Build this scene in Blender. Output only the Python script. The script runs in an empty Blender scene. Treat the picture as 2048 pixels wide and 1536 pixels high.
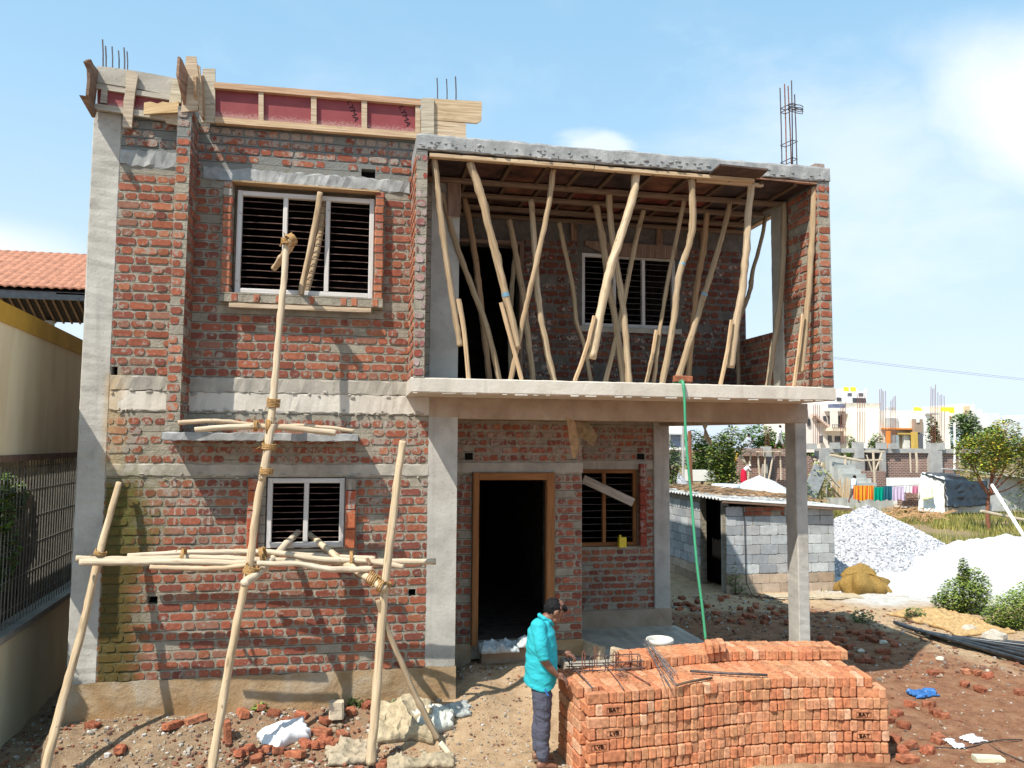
import bpy, math, random
import numpy as np
from mathutils import Vector, Matrix, noise as mn
random.seed(7)
S = bpy.context.scene
COL = S.collection
# ------------------------------------------------------------------ camera
YAW, PITCH, ROLL, FPX = 0.19861159, 0.07605215, 0.00726085, 1583.12
CAM = Vector((0.0, -9.2, 3.15))
FW = Vector((math.sin(YAW)*math.cos(PITCH), math.cos(YAW)*math.cos(PITCH), math.sin(PITCH)))
_rt = Vector((math.cos(YAW), -math.sin(YAW), 0)); _up = _rt.cross(FW)
RT = _rt*math.cos(ROLL)+_up*math.sin(ROLL); UP = -_rt*math.sin(ROLL)+_up*math.cos(ROLL)
cd = bpy.data.cameras.new("Camera"); cam = bpy.data.objects.new("Camera", cd); COL.objects.link(cam)
cd.sensor_width = 36; cd.lens = FPX/2048*36; cd.clip_end = 2000; cd.clip_start = .05
cam.matrix_world = Matrix(((RT.x, UP.x, -FW.x, CAM.x), (RT.y, UP.y, -FW.y, CAM.y), (RT.z, UP.z, -FW.z, CAM.z), (0, 0, 0, 1)))
S.camera = cam
# ------------------------------------------------------------------ light
SUNV = Vector((.574, .48, -1.0)).normalized()          # direction the light travels
EL = math.asin(-SUNV.z); AZ = math.atan2(-SUNV.x, -SUNV.y) % (2*math.pi)
sd = bpy.data.lights.new("Sun", 'SUN'); sd.energy = 4.7; sd.angle = math.radians(.5); sd.color = (1, .94, .84)
sun = bpy.data.objects.new("Sun", sd); COL.objects.link(sun)
sun.rotation_euler = SUNV.to_track_quat('-Z', 'Y').to_euler(); sun.location = (-6, -6, 14)
W = bpy.data.worlds.new("World"); S.world = W; W.use_nodes = True
S.view_settings.view_transform = 'Standard'; S.view_settings.look = 'None'
S.view_settings.exposure = .50; S.view_settings.gamma = 1
S.render.engine = 'CYCLES'
S.cycles.max_bounces = 6; S.cycles.diffuse_bounces = 4

class NT:
    """small node helper"""
    def __init__(s, nt): s.t = nt; s.n = nt.nodes; s.l = nt.links
    def new(s, ty, **k):
        n = s.n.new(ty)
        for a, b in k.items(): setattr(n, a, b)
        return n
    def put(s, sock, v):
        if v is None: return
        if isinstance(v, bpy.types.NodeSocket): s.l.new(v, sock)
        else:
            try: sock.default_value = v
            except Exception: sock.default_value = (*v, 1) if len(v) == 3 else v
    def math(s, op, a, b=None, clamp=False):
        n = s.new('ShaderNodeMath', operation=op); n.use_clamp = clamp
        s.put(n.inputs[0], a); s.put(n.inputs[1], b); return n.outputs[0]
    def mul(s, a, b): return s.math('MULTIPLY', a, b)
    def add(s, a, b): return s.math('ADD', a, b)
    def noise(s, vec, scale, detail=4, rough=.6, dist=0, off=None):
        n = s.new('ShaderNodeTexNoise'); s.put(n.inputs['Scale'], scale); n.inputs['Detail'].default_value = detail
        n.inputs['Roughness'].default_value = rough; n.inputs['Distortion'].default_value = dist
        if off: vec = s.map(vec, (1, 1, 1), off)
        s.put(n.inputs['Vector'], vec); return n.outputs['Fac']
    def map(s, vec, sc=(1, 1, 1), loc=(0, 0, 0)):
        n = s.new('ShaderNodeMapping'); s.put(n.inputs['Vector'], vec)
        n.inputs['Scale'].default_value = sc; n.inputs['Location'].default_value = loc; return n.outputs[0]
    def ramp(s, f, stops):
        n = s.new('ShaderNodeValToRGB'); e = n.color_ramp.elements
        for i, (p, c) in enumerate(stops):
            if i > 1: e.new(p)
            e[i].position = p; e[i].color = (c, c, c, 1) if isinstance(c, (int, float)) else (*c, 1)
        s.put(n.inputs[0], f); return n.outputs[0]
    def step(s, x, a, b):
        n = s.new('ShaderNodeMapRange'); n.interpolation_type = 'SMOOTHSTEP'
        s.put(n.inputs[0], x); n.inputs[1].default_value = a; n.inputs[2].default_value = b
        return n.outputs[0]
    def mix(s, f, a, b, bt='MIX'):
        n = s.new('ShaderNodeMix', data_type='RGBA', blend_type=bt)
        s.put(n.inputs[0], f); s.put(n.inputs[6], a if not isinstance(a, tuple) else (*a[:3], 1)); s.put(n.inputs[7], b if not isinstance(b, tuple) else (*b[:3], 1))
        return n.outputs[2]
    def attr(s, name, out='Color'):
        n = s.new('ShaderNodeAttribute', attribute_name=name); return n.outputs[out]
    def pos(s): return s.new('ShaderNodeNewGeometry').outputs['Position']
    def sep(s, v):
        n = s.new('ShaderNodeSeparateXYZ'); s.put(n.inputs[0], v); return n.outputs

# world: physical sky with thin haze and a few clouds by direction
nt = NT(W.node_tree); nt.n.clear()
sky = nt.new('ShaderNodeTexSky', sky_type='NISHITA'); sky.sun_disc = False; sky.sun_elevation = EL; sky.sun_rotation = AZ
sky.dust_density = 1.2; sky.ozone_density = 1.6; sky.air_density = 1.0
tc = nt.new('ShaderNodeTexCoord'); d = tc.outputs['Generated']; dx, dy, dz = nt.sep(d)[:3]
skyc = nt.mix(1, sky.outputs[0], (.97, 1.12, 1.12), 'MULTIPLY')
n1 = nt.noise(nt.map(d, (1, 1, 1.6)), 2.6, 7, .55, .3)
n2 = nt.noise(nt.map(d, (1, 1, 2.2), (3, 1, 0)), 7, 6, .6, .2)
def blob(cx, cz, rx, rz):   # cloud bank centred on azimuth/elevation slope
    az = nt.math('DIVIDE', dx, nt.math('MAXIMUM', dy, .05)); el = nt.math('DIVIDE', dz, nt.math('MAXIMUM', dy, .05))
    u = nt.math('DIVIDE', nt.math('SUBTRACT', az, cx), rx); v = nt.math('DIVIDE', nt.math('SUBTRACT', el, cz), rz)
    return nt.math('SUBTRACT', 1, nt.math('SQRT', nt.add(nt.mul(u, u), nt.mul(v, v))), True)
b1 = nt.mul(nt.step(nt.add(blob(1.12, .54, .50, .22), nt.mul(nt.math('SUBTRACT', n1, .5), 1.1)), .06, .62), .95)
b2 = nt.mul(nt.step(nt.add(blob(.72, .40, .42, .26), nt.mul(nt.math('SUBTRACT', n2, .5), 1.2)), .05, .95), .42)
b3 = nt.mul(nt.step(nt.add(blob(.32, .40, .085, .05), nt.mul(nt.math('SUBTRACT', n2, .5), 1.6)), .3, .9), .6)
b4 = nt.mul(nt.step(nt.add(blob(-.44, .21, .22, .08), nt.mul(nt.math('SUBTRACT', n1, .5), 1.0)), .25, .9), .7)
cl = nt.math('MAXIMUM', nt.math('MAXIMUM', b1, b2), nt.math('MAXIMUM', b3, b4))
hz = nt.add(nt.mul(nt.step(dz, .55, 0.0), .30), .58)
hc = nt.mix(nt.step(dz, .52, .02), (.39, .69, .93), (.66, .76, .90))
bg1 = nt.new('ShaderNodeBackground'); nt.put(bg1.inputs[0], skyc); bg1.inputs[1].default_value = .105
bg2 = nt.new('ShaderNodeBackground'); nt.put(bg2.inputs[0], hc); bg2.inputs[1].default_value = .92
bg3 = nt.new('ShaderNodeBackground'); bg3.inputs[0].default_value = (.97, .99, 1.0, 1); bg3.inputs[1].default_value = .86
m1 = nt.new('ShaderNodeMixShader'); nt.put(m1.inputs[0], hz); nt.l.new(bg1.outputs[0], m1.inputs[1]); nt.l.new(bg2.outputs[0], m1.inputs[2])
m2 = nt.new('ShaderNodeMixShader'); nt.put(m2.inputs[0], cl); nt.l.new(m1.outputs[0], m2.inputs[1]); nt.l.new(bg3.outputs[0], m2.inputs[2])
wo = nt.new('ShaderNodeOutputWorld'); nt.l.new(m2.outputs[0], wo.inputs[0])

# ------------------------------------------------------------------ helpers
def P(px, py, Y=None, Z=None, X=None):
    """point where the line of sight through photo pixel (2048 wide) meets a world plane"""
    d = RT*((px-1024)/FPX) - UP*((py-768)/FPX) + FW
    if Y is not None: t = (Y-CAM.y)/d.y
    elif Z is not None: t = (Z-CAM.z)/d.z
    else: t = (X-CAM.x)/d.x
    return CAM+d*t
def U(a, b): return random.uniform(a, b)
def hx(r, g, b): return tuple(((c/255+.055)/1.055)**2.4 if c > 10 else c/255/12.92 for c in (r, g, b))
def fbm(x, y, z=0, s=1, o=4):
    return mn.fractal(Vector((x*s, y*s, z*s)), .9, 2.1, o)

class MB:
    def __init__(s): s.v = []; s.f = []; s.c = []; s.g = []; s.m = []
    def add(s, vs, fs, col=(1, 1, 1), g=None, mi=0):
        o = len(s.v); s.v += [tuple(v) for v in vs]; s.g += [tuple(v) for v in (g if g is not None else vs)]
        for f in fs: s.f.append(tuple(i+o for i in f)); s.c.append(col); s.m.append(mi)
        return s
    def box(s, lo, hi, col=(1, 1, 1), mi=0):
        x0, y0, z0 = lo; x1, y1, z1 = hi
        v = [(x0, y0, z0), (x1, y0, z0), (x1, y1, z0), (x0, y1, z0), (x0, y0, z1), (x1, y0, z1), (x1, y1, z1), (x0, y1, z1)]
        return s.add(v, [(0, 3, 2, 1), (4, 5, 6, 7), (0, 1, 5, 4), (1, 2, 6, 5), (2, 3, 7, 6), (3, 0, 4, 7)], col, None, mi)
    def bar(s, a, b, w, h, up=(0, 0, 1), col=(1, 1, 1), j=0, n=1, mi=0):
        """plank from a to b, w across, h along up, chamfered, grain along it; j = outline wobble"""
        a = Vector(a); b = Vector(b); d = (b-a); L = d.length; d.normalize(); up = Vector(up)
        sdv = d.cross(up).normalized(); u2 = sdv.cross(d).normalized(); n = max(n, int(L/.12)) if j else n
        ch = min(w, h)*.12; prof = [(-w/2+ch, -h/2), (w/2-ch, -h/2), (w/2, -h/2+ch), (w/2, h/2-ch), (w/2-ch, h/2), (-w/2+ch, h/2), (-w/2, h/2-ch), (-w/2, -h/2+ch)]
        vs = []; g = []; ro = U(0, 50)
        for i in range(n+1):
            t = i/n
            for k, (p, q) in enumerate(prof):
                e = 1+(U(-j, j) if j else 0)
                vs.append(a+d*(L*t)+sdv*p*e+u2*q*e); g.append((p+ro, q, L*t+ro))
        fs = [tuple(range(7, -1, -1)), tuple(n*8+k for k in range(8))]
        for i in range(n):
            for k in range(8): fs.append((i*8+k, i*8+(k+1) % 8, (i+1)*8+(k+1) % 8, (i+1)*8+k))
        return s.add(vs, fs, col, g, mi)
    def tube(s, pts, rad, n=8, col=(1, 1, 1), wob=0, cap=True, flat=1, mi=0):
        pts = [Vector(p) for p in pts]; m = len(pts)
        if not hasattr(rad, '__len__'): rad = [rad]*m
        t0 = (pts[1]-pts[0]).normalized(); ref = Vector((0, 1, 0)) if abs(t0.y) < .8 else Vector((1, 0, 0))
        nrm = t0.cross(ref).normalized(); vs = []; g = []; L = 0; ro = U(0, 40)
        for i, p in enumerate(pts):
            t = (pts[min(i+1, m-1)]-pts[max(i-1, 0)]).normalized()
            nrm = (nrm-t*nrm.dot(t)).normalized(); bn = t.cross(nrm)
            if i: L += (p-pts[i-1]).length
            for k in range(n):
                a = 2*math.pi*k/n; r = rad[i]*(1+(wob*mn.noise(Vector((math.cos(a)*1.2+ro, math.sin(a)*1.2, L*8)))*1.25 if wob else 0))
                vs.append(p+nrm*math.cos(a)*r+bn*math.sin(a)*r*flat); g.append((math.cos(a)*.05+ro, math.sin(a)*.05, L+ro))
        fs = []
        for i in range(m-1):
            for k in range(n): fs.append((i*n+k, i*n+(k+1) % n, (i+1)*n+(k+1) % n, (i+1)*n+k))
        if cap: fs += [tuple(range(n-1, -1, -1)), tuple((m-1)*n+k for k in range(n))]
        return s.add(vs, fs, col, g, mi)
    def sphere(s, c, r, nu=10, nv=7, col=(1, 1, 1), jit=0, mi=0, rot=None):
        if not hasattr(r, '__len__'): r = (r, r, r)
        c = Vector(c); vs = []
        for i in range(1, nv):
            th = math.pi*i/nv
            for k in range(nu):
                ph = 2*math.pi*k/nu; e = 1+U(-jit, jit)
                q = Vector((r[0]*math.sin(th)*math.cos(ph)*e, r[1]*math.sin(th)*math.sin(ph)*e, r[2]*math.cos(th)*e))
                if rot is not None: q = rot @ q
                vs.append(c+q)
        a = Vector((0, 0, r[2])); b = Vector((0, 0, -r[2]))
        if rot is not None: a = rot @ a; b = rot @ b
        vs += [c+a, c+b]; T = len(vs)-2; fs = []
        for k in range(nu): fs.append((T, k, (k+1) % nu)); fs.append((T+1, (nv-2)*nu+(k+1) % nu, (nv-2)*nu+k))
        for i in range(nv-2):
            for k in range(nu): fs.append((i*nu+k, (i+1)*nu+k, (i+1)*nu+(k+1) % nu, i*nu+(k+1) % nu))
        return s.add(vs, fs, col, None, mi)
    def grid(s, fn, nu, nv, col=(1, 1, 1), thick=0, mi=0):
        vs = [Vector(fn(i/nu, j/nv)) for j in range(nv+1) for i in range(nu+1)]; w = nu+1
        fs = [(j*w+i, j*w+i+1, (j+1)*w+i+1, (j+1)*w+i) for j in range(nv) for i in range(nu)]
        g = [(i/nu, j/nv, 0) for j in range(nv+1) for i in range(nu+1)]
        if thick:
            nn = [Vector() for _ in vs]
            for f in fs:
                q = (vs[f[1]]-vs[f[0]]).cross(vs[f[3]]-vs[f[0]])
                for k in f: nn[k] += q
            o = len(vs); vs += [v-n_.normalized()*thick if n_.length > 0 else v for v, n_ in zip(list(vs), nn)]; g = g+g
            fs += [tuple(k+o for k in reversed(f)) for f in list(fs)]
            rim = [i for i in range(w)]+[j*w+nu for j in range(1, nv+1)]+[nv*w+i for i in range(nu-1, -1, -1)]+[j*w for j in range(nv-1, 0, -1)]
            for a, b in zip(rim, rim[1:]+rim[:1]): fs.append((b, a, a+o, b+o))
        return s.add(vs, fs, col, g, mi)
    def prism(s, poly, d, col=(1, 1, 1), g=None, mi=0):
        """closed polygon (3D points) pushed along vector d"""
        n = len(poly); d = Vector(d); p = [Vector(q) for q in poly]
        return s.add(p+[q+d for q in p], [tuple(range(n)), tuple(2*n-1-i for i in range(n))]+[((i+1) % n, i, n+i, n+(i+1) % n) for i in range(n)], col, None, mi)
    def mesh(s, name, mats, loc, smooth=False):
        me = bpy.data.meshes.new(name); L = Vector(loc)
        me.from_pydata([(v[0]-L.x, v[1]-L.y, v[2]-L.z) for v in s.v], [], s.f)
        for m in (mats if isinstance(mats, (list, tuple)) else [mats]): me.materials.append(m)
        a = me.attributes.new('tint', 'FLOAT_COLOR', 'FACE'); a.data.foreach_set('color', np.array([(*c[:3], 1) for c in s.c], dtype=np.float32).ravel())
        a = me.attributes.new('gco', 'FLOAT_VECTOR', 'POINT'); a.data.foreach_set('vector', np.array(s.g, dtype=np.float32).ravel())
        me.polygons.foreach_set('material_index', s.m)
        if smooth: me.polygons.foreach_set('use_smooth', [True]*len(me.polygons))
        me.update(); return me
    def build(s, name, mats, parent=None, loc=None, smooth=False):
        r = parent
        while r is not None and r.parent is not None: r = r.parent
        L = Vector(r['_loc']) if r is not None else Vector(loc if loc is not None else s.ctr())
        o = bpy.data.objects.new(name, s.mesh(name, mats, L, smooth)); COL.objects.link(o)
        if parent is None: o.location = L; o['_loc'] = tuple(L)
        else: o.parent = parent
        return o
    def ctr(s):
        a = np.array(s.v); return (float(a[:, 0].mean()), float(a[:, 1].mean()), float(a[:, 2].min()))
def tag(o, label, cat, group=None, kind=None):
    o['label'] = label; o['category'] = cat
    if group: o['group'] = group
    if kind: o['kind'] = kind
    return o
def thing(name, loc, label, cat, group=None):
    o = bpy.data.objects.new(name, None); COL.objects.link(o); o.location = loc; o['_loc'] = tuple(loc); o.empty_display_size = .1
    return tag(o, label, cat, group)
def structure(o, label=None):
    o['kind'] = 'structure'
    if label: o['label'] = label
    return o
def smooth_path(pts, rad=None, k=4):
    pts = [Vector(p) for p in pts]; out = []; n = len(pts)
    for i in range(n-1):
        p0 = pts[max(i-1, 0)]; p1 = pts[i]; p2 = pts[i+1]; p3 = pts[min(i+2, n-1)]
        for j in range(k):
            t = j/k
            out.append(.5*((2*p1)+(p2-p0)*t+(2*p0-5*p1+4*p2-p3)*t*t+(3*p1-p0-3*p2+p3)*t**3))
    out.append(pts[-1]); return out
def textmesh(txt, size, M4, mat, parent, name='lettering', ext=.001, sx=1):
    c = bpy.data.curves.new('t', 'FONT'); c.body = txt; c.size = size; c.extrude = ext; c.align_x = 'CENTER'; c.align_y = 'CENTER'; c.resolution_u = 2
    t = bpy.data.objects.new('t', c); COL.objects.link(t)
    dg = bpy.context.evaluated_depsgraph_get(); me = bpy.data.meshes.new_from_object(t.evaluated_get(dg))
    bpy.data.objects.remove(t); me.materials.clear(); me.materials.append(mat)
    r = parent
    while r.parent is not None: r = r.parent
    me.transform(Matrix.Translation(-Vector(r['_loc'])) @ M4 @ Matrix.Diagonal((sx, 1, 1, 1)))
    o = bpy.data.objects.new(name, me); COL.objects.link(o); o.parent = parent; return o

# ------------------------------------------------------------------ materials
MATS = {}
def material(name, fn, rough=.85, spec=.25, metal=0):
    m = bpy.data.materials.new(name); m.use_nodes = True; n = NT(m.node_tree); n.n.clear()
    b = n.new('ShaderNodeBsdfPrincipled'); b.inputs['Roughness'].default_value = rough; b.inputs['Metallic'].default_value = metal
    b.inputs['Specular IOR Level'].default_value = spec
    o = n.new('ShaderNodeOutputMaterial'); n.l.new(b.outputs[0], o.inputs[0])
    col, h, hd = (fn(n, b)+(None, None, None))[:3]
    n.put(b.inputs['Base Color'], col if not isinstance(col, tuple) else (*col[:3], 1))
    if h is not None:
        bp = n.new('ShaderNodeBump'); bp.inputs['Distance'].default_value = hd or .01; bp.inputs['Strength'].default_value = 1
        n.put(bp.inputs['Height'], h); n.l.new(bp.outputs[0], b.inputs['Normal'])
    MATS[name] = m; return m
def stains(n, col, p):
    """moss and ochre water marks that the old lower left of the facade carries, cement wash elsewhere"""
    x, y, z = n.sep(p)[:3]
    w = n.noise(p, 3.0, 5, .65); w2 = n.noise(p, 16, 4, .7)
    front = n.math('LESS_THAN', y, .03)
    xe = n.add(x, n.mul(n.math('SUBTRACT', w, .5), .75))
    edge = n.mul(n.step(xe, -1.98, -2.34), n.step(x, -2.585, -2.545))
    hgt = n.mul(n.step(n.add(z, n.mul(w2, .3)), 3.02, 2.72), n.step(z, .56, .64))
    m = n.mul(n.mul(edge, hgt), front)
    col = n.mix(n.mul(m, n.mul(n.step(w2, .10, .42), .92)), col, (.085, .068, .018))
    g = n.mul(n.mul(n.mul(n.step(xe, -1.75, -2.25), n.step(x, -2.585, -2.545)), n.mul(n.step(z, 1.8, 2.15), n.step(z, 3.4, 2.5))), front)
    col = n.mix(n.mul(g, n.mul(n.step(w2, .40, .62), .75)), col, (.12, .125, .035))
    o = n.mul(n.mul(n.step(xe, -2.36, -2.5), n.step(x, -2.66, -2.56)), n.mul(n.step(z, 2.7, 3.0), n.step(z, 3.95, 3.8)))
    col = n.mix(n.mul(n.mul(o, front), n.mul(n.step(w, .25, .6), .75)), col, (.44, .31, .16))
    return col
def f_mortar(n, b):
    p = n.pos(); a = n.noise(p, 7, 6, .65); c = n.noise(p, 45, 4, .7); z = n.sep(p)[2]
    col = n.ramp(a, [(.25, (.19, .17, .135)), (.5, (.305, .272, .215)), (.75, (.42, .38, .305))])
    col = n.mix(n.mul(n.step(c, .55, .7), .35), col, (.16, .15, .135))
    col = n.mix(n.mul(n.step(n.add(z, n.mul(a, .6)), 6.35, 6.65), .75), col, (.16, .175, .175))
    gr = n.math('ABSOLUTE', n.math('SUBTRACT', n.math('FRACT', n.math('DIVIDE', n.math('SUBTRACT', n.add(z, n.mul(n.noise(p, 2.3, 2), .008)), .5745), .1015)), .5))
    groove = n.step(gr, .0, .045)
    col = n.mix(n.mul(n.math('SUBTRACT', 1, groove), n.mul(n.step(n.noise(p, 2.2, 2), .38, .5), .8)), col, (.05, .045, .04))
    col = stains(n, col, p)
    h = n.add(n.add(n.mul(a, .5), n.mul(c, .6)), n.mul(groove, .35))
    return col, h, .025
material('mortar', f_mortar, .95, .15)
material('mortar_shaded', lambda n, b: (n.ramp(n.noise(n.pos(), 8, 6, .65), [(.3, (.08, .07, .062)), (.7, (.16, .14, .122))]), n.noise(n.pos(), 40, 4), .01), .95, .1)  # darker copy of the mortar; balcony shade is put into the colour
def f_brickwall(n, b):
    p = n.pos(); t = n.attr('tint'); a = n.noise(p, 22, 5, .7); w = n.noise(p, 5, 4, .65); f = n.noise(p, 90, 3, .6); z = n.sep(p)[2]
    col = n.mix(.55, t, n.ramp(a, [(.3, (.5, .5, .5)), (.7, (1.25, 1.25, 1.25))]), 'MULTIPLY')
    cov = n.add(n.add(n.mul(a, .62), n.mul(w, .72)), n.mul(n.step(z, 6.15, 6.7), .13))
    cov = n.add(cov, n.mul(n.mul(n.step(z, 2.0, 3.0), n.step(z, 3.9, 3.5)), .06))
    col = n.mix(n.mul(n.step(cov, .715, .80), .85), col, n.ramp(f, [(.3, (.22, .20, .17)), (.7, (.38, .34, .29))]))
    st = n.noise(n.map(p, (26, 26, 1.6)), 1, 3, .6)
    col = n.mix(n.mul(n.mul(n.step(st, .60, .68), n.mul(n.step(z, 1.9, 2.5), n.step(z, 3.55, 3.4))), .6), col, (.46, .43, .38))
    col = stains(n, col, p)
    return col, n.add(n.mul(a, .6), n.mul(f, .3)), .012
material('wall_brick', f_brickwall, .9, .2)
def mk_conc(name, c0, c1, c2, sc=2.2, dark=.5, joints=True):
    def f(n, b):
        p = n.pos(); a = n.noise(p, sc, 7, .62, .3); c = n.noise(p, 30, 5, .7); x, y, z = n.sep(p)[:3]
        col = n.ramp(a, [(.28, c0), (.5, c1), (.72, c2)])
        st = n.noise(n.map(p, (9, 9, .5)), 1, 4, .6)
        col = n.mix(n.mul(n.step(st, .55, .72), .35), col, tuple(k*.62 for k in c1))
        pit = n.step(n.noise(p, 60, 2, .5), .70, .76)
        col = n.mix(n.mul(pit, dark), col, (.07, .068, .062))
        col = stains(n, col, p)
        h = n.math('SUBTRACT', n.add(n.mul(a, .7), n.mul(c, .35)), n.mul(pit, .4))
        return col, h, .014
    return material(name, f, .88, .25)
mk_conc('concrete', (.28, .265, .235), (.41, .39, .35), (.52, .50, .45))
mk_conc('concrete_old', (.24, .22, .19), (.36, .33, .28), (.46, .42, .36), 3)
mk_conc('concrete_tan', (.24, .175, .12), (.34, .26, .19), (.42, .34, .26), 2.5, .3)
mk_conc('concrete_grey', (.20, .205, .20), (.29, .295, .29), (.44, .44, .425), 5, .7)
mk_conc('concrete_warm', (.43, .39, .33), (.54, .49, .42), (.62, .57, .5), 2, .35)
mk_conc('block', (.30, .315, .32), (.40, .415, .415), (.50, .51, .50), 5, .4)
def f_plinth(n, b):
    p = n.pos(); a = n.noise(p, 2.6, 6, .6, .4); c = n.noise(p, 25, 5, .7); z = n.sep(p)[2]
    col = n.ramp(a, [(.3, (.27, .17, .085)), (.5, (.35, .25, .15)), (.68, (.40, .34, .26))])
    col = n.mix(n.mul(n.step(n.add(z, n.mul(a, .3)), .60, .34), .65), col, (.33, .19, .085))
    return col, n.add(a, n.mul(c, .4)), .03
material('plinth_plaster', f_plinth, .93, .1)
def mk_wood(name, c0, c1, c2, knot=.5, rough=.8, gs=(38, 38, 2.2)):
    def f(n, b):
        g = n.attr('gco', 'Vector'); t = n.attr('tint'); a = n.noise(n.map(g, gs), 1, 5, .6, .4); c = n.noise(n.map(g, (9, 9, 3.2)), 1, 4, .6)
        col = n.ramp(a, [(.28, c0), (.5, c1), (.7, c2)])
        col = n.mix(n.mul(n.step(c, .60, .72), knot), col, tuple(k*.45 for k in c0))
        col = n.mix(1, col, t, 'MULTIPLY'); kn = n.noise(n.map(g, (16, 16, 10)), 1, 2, .5); ck = n.noise(n.map(g, (60, 60, .9)), 1, 3, .6)
        col = n.mix(n.mul(n.step(kn, .70, .76), .55), col, tuple(k*.3 for k in c0)); col = n.mix(n.mul(n.step(ck, .66, .72), .6), col, tuple(k*.28 for k in c0))
        return col, n.math('SUBTRACT', n.add(a, n.mul(c, .5)), n.mul(n.step(ck, .66, .72), .5)), .006
    return material(name, f, rough, .2)
mk_wood('pole_wood', (.25, .18, .11), (.39, .30, .20), (.50, .41, .30), .6)
mk_wood('pole_pale', (.38, .295, .20), (.55, .455, .34), (.66, .575, .46), .5)
mk_wood('plank', (.32, .225, .145), (.46, .35, .24), (.56, .46, .34), .35)
mk_wood('plank_grey', (.26, .225, .18), (.40, .36, .30), (.52, .48, .41), .6)
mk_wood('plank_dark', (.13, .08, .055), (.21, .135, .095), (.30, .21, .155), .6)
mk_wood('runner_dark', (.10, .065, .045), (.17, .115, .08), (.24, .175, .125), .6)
mk_wood('door_wood', (.19, .082, .03), (.27, .12, .045), (.33, .155, .065), .15)
mk_wood('frame_paint', (.46, .42, .38), (.56, .53, .50), (.62, .60, .59), .12, .6)
def f_ply(n, b):
    p = n.attr('gco', 'Vector'); q = n.pos(); a = n.noise(q, 5, 5, .6); z = n.sep(q)[2]; c = n.noise(q, 60, 3, .7)
    col = n.ramp(a, [(.3, (.20, .030, .032)), (.7, (.25, .046, .047))])
    col = n.mix(n.mul(n.step(n.add(z, n.mul(c, .22)), 6.99, 6.92), .5), col, (.45, .32, .27))
    return col, a, .002
material('red_ply', f_ply, .5, .4)
def simple(name, c, rough=.8, var=.18, sc=8, bump=.0, spec=.3, metal=0, tint=True, det=4):
    def f(n, b):
        p = n.pos(); a = n.noise(p, sc, det, .6)
        lo = tuple(k*(1-var*1.6) for k in c); hi = tuple(min(1, k*(1+var)) for k in c)
        col = n.ramp(a, [(.3, lo), (.7, hi)])
        if tint: col = n.mix(1, col, n.attr('tint'), 'MULTIPLY')
        return (col, a, bump) if bump else (col,)
    return material(name, f, rough, spec, metal)
simple('rebar', (.12, .10, .10), .6, .3, 30, .001, .4, .5)
simple('rebar_rust', (.22, .085, .055), .8, .35, 30, .001)
simple('bar_rust', (.13, .075, .06), .6, .5, 9)
simple('stamp_dark', (.17, .03, .034), .7, .2, 60)
simple('rod_grey', (.22, .22, .23), .5, .3, 30, .001, .5, .6)
simple('rope', (.42, .25, .10), .9, .35, 60, .006)
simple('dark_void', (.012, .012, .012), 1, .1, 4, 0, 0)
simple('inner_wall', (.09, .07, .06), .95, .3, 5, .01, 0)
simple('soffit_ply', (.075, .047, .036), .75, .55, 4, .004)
simple('pile_brick', (.52, .24, .130), .9, .26, 24, .006, .12)
simple('loose_brick', (.33, .125, .070), .92, .3, 20, .012, .1)
simple('frog', (.42, .18, .105), .95, .2, 20, .002, .1)
simple('yellow_paint', (.60, .355, .045), .7, .12, 3)
simple('tile', (.40, .175, .105), .7, .22, 6)
simple('roof_under', (.035, .028, .028), .9, .3, 9, .01)
simple('grille', (.20, .19, .165), .7, .2, 20)
simple('leaf', (.12, .185, .045), .6, .3, 2.5, 0, .35)
simple('leaf_light', (.19, .255, .055), .6, .3, 2.5, 0, .35)
simple('bark', (.13, .085, .06), .95, .3, 25, .02)
simple('bark_red', (.26, .105, .06), .95, .3, 25, .02)
simple('hose_green', (.05, .32, .16), .45, .1, 4, 0, .5)
simple('plastic_white', (.66, .68, .70), .45, .05, 4, 0, .5)
simple('bucket_white', (.66, .64, .58), .45, .08, 9, 0, .5)
simple('plastic_blue', (.03, .13, .36), .35, .25, 10, .004, .5)
simple('plastic_yellow', (.75, .56, .03), .4, .1, 10, 0, .5)
simple('tank_yellow', (.85, .80, .03), .5, .04, 1, 0, .4)
simple('sack', (.40, .345, .255), .9, .2, 16, .02, .1)
simple('sack_grey', (.36, .38, .38), .8, .2, 12, .01, .2)
simple('jute', (.29, .185, .06), .95, .25, 40, .008, .05)
simple('jute_pale', (.47, .31, .15), .95, .25, 20, .01, .05)
simple('gravel_grey', (.40, .40, .42), .95, .35, 14, .02, .1)
simple('sand_white', (.54, .54, .53), .95, .12, 9, .05, .1)
simple('stone', (.44, .40, .34), .9, .2, 12, .02, .1)
simple('stone_chip', (1, 1, 1), .95, .2, 25, .004, .1)
simple('white_wall', (.83, .80, .76), .85, .05, 1)
simple('cream_wall', (.86, .80, .70), .85, .04, 1)
simple('far_concrete', (.40, .39, .37), .9, .15, 2)
simple('window_dark', (.06, .06, .07), .3, .2, 3, 0, .5)
simple('orange_trim', (.72, .24, .05), .7, .08, 3)
simple('ochre_trim', (.55, .38, .10), .7, .08, 3)
simple('brown_panel', (.33, .25, .19), .8, .08, 3)
simple('pv_blue', (.12, .14, .22), .4, .1, 3)
simple('tarp_black', (.022, .03, .04), .35, .3, 4, .02, .5)
simple('tarp_white', (.78, .77, .72), .6, .1, 4, .02, .3)
simple('pipe_black', (.03, .037, .045), .38, .3, 10, 0, .5)
simple('sheet_roof', (.50, .50, .48), .8, .18, 7, .004)
simple('brush', (.24, .17, .11), .95, .4, 10)
simple('wire', (.04, .04, .04), .6, .1, 4)
simple('skin', (.20, .095, .06), .5, .12, 30, .002, .4)
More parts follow.
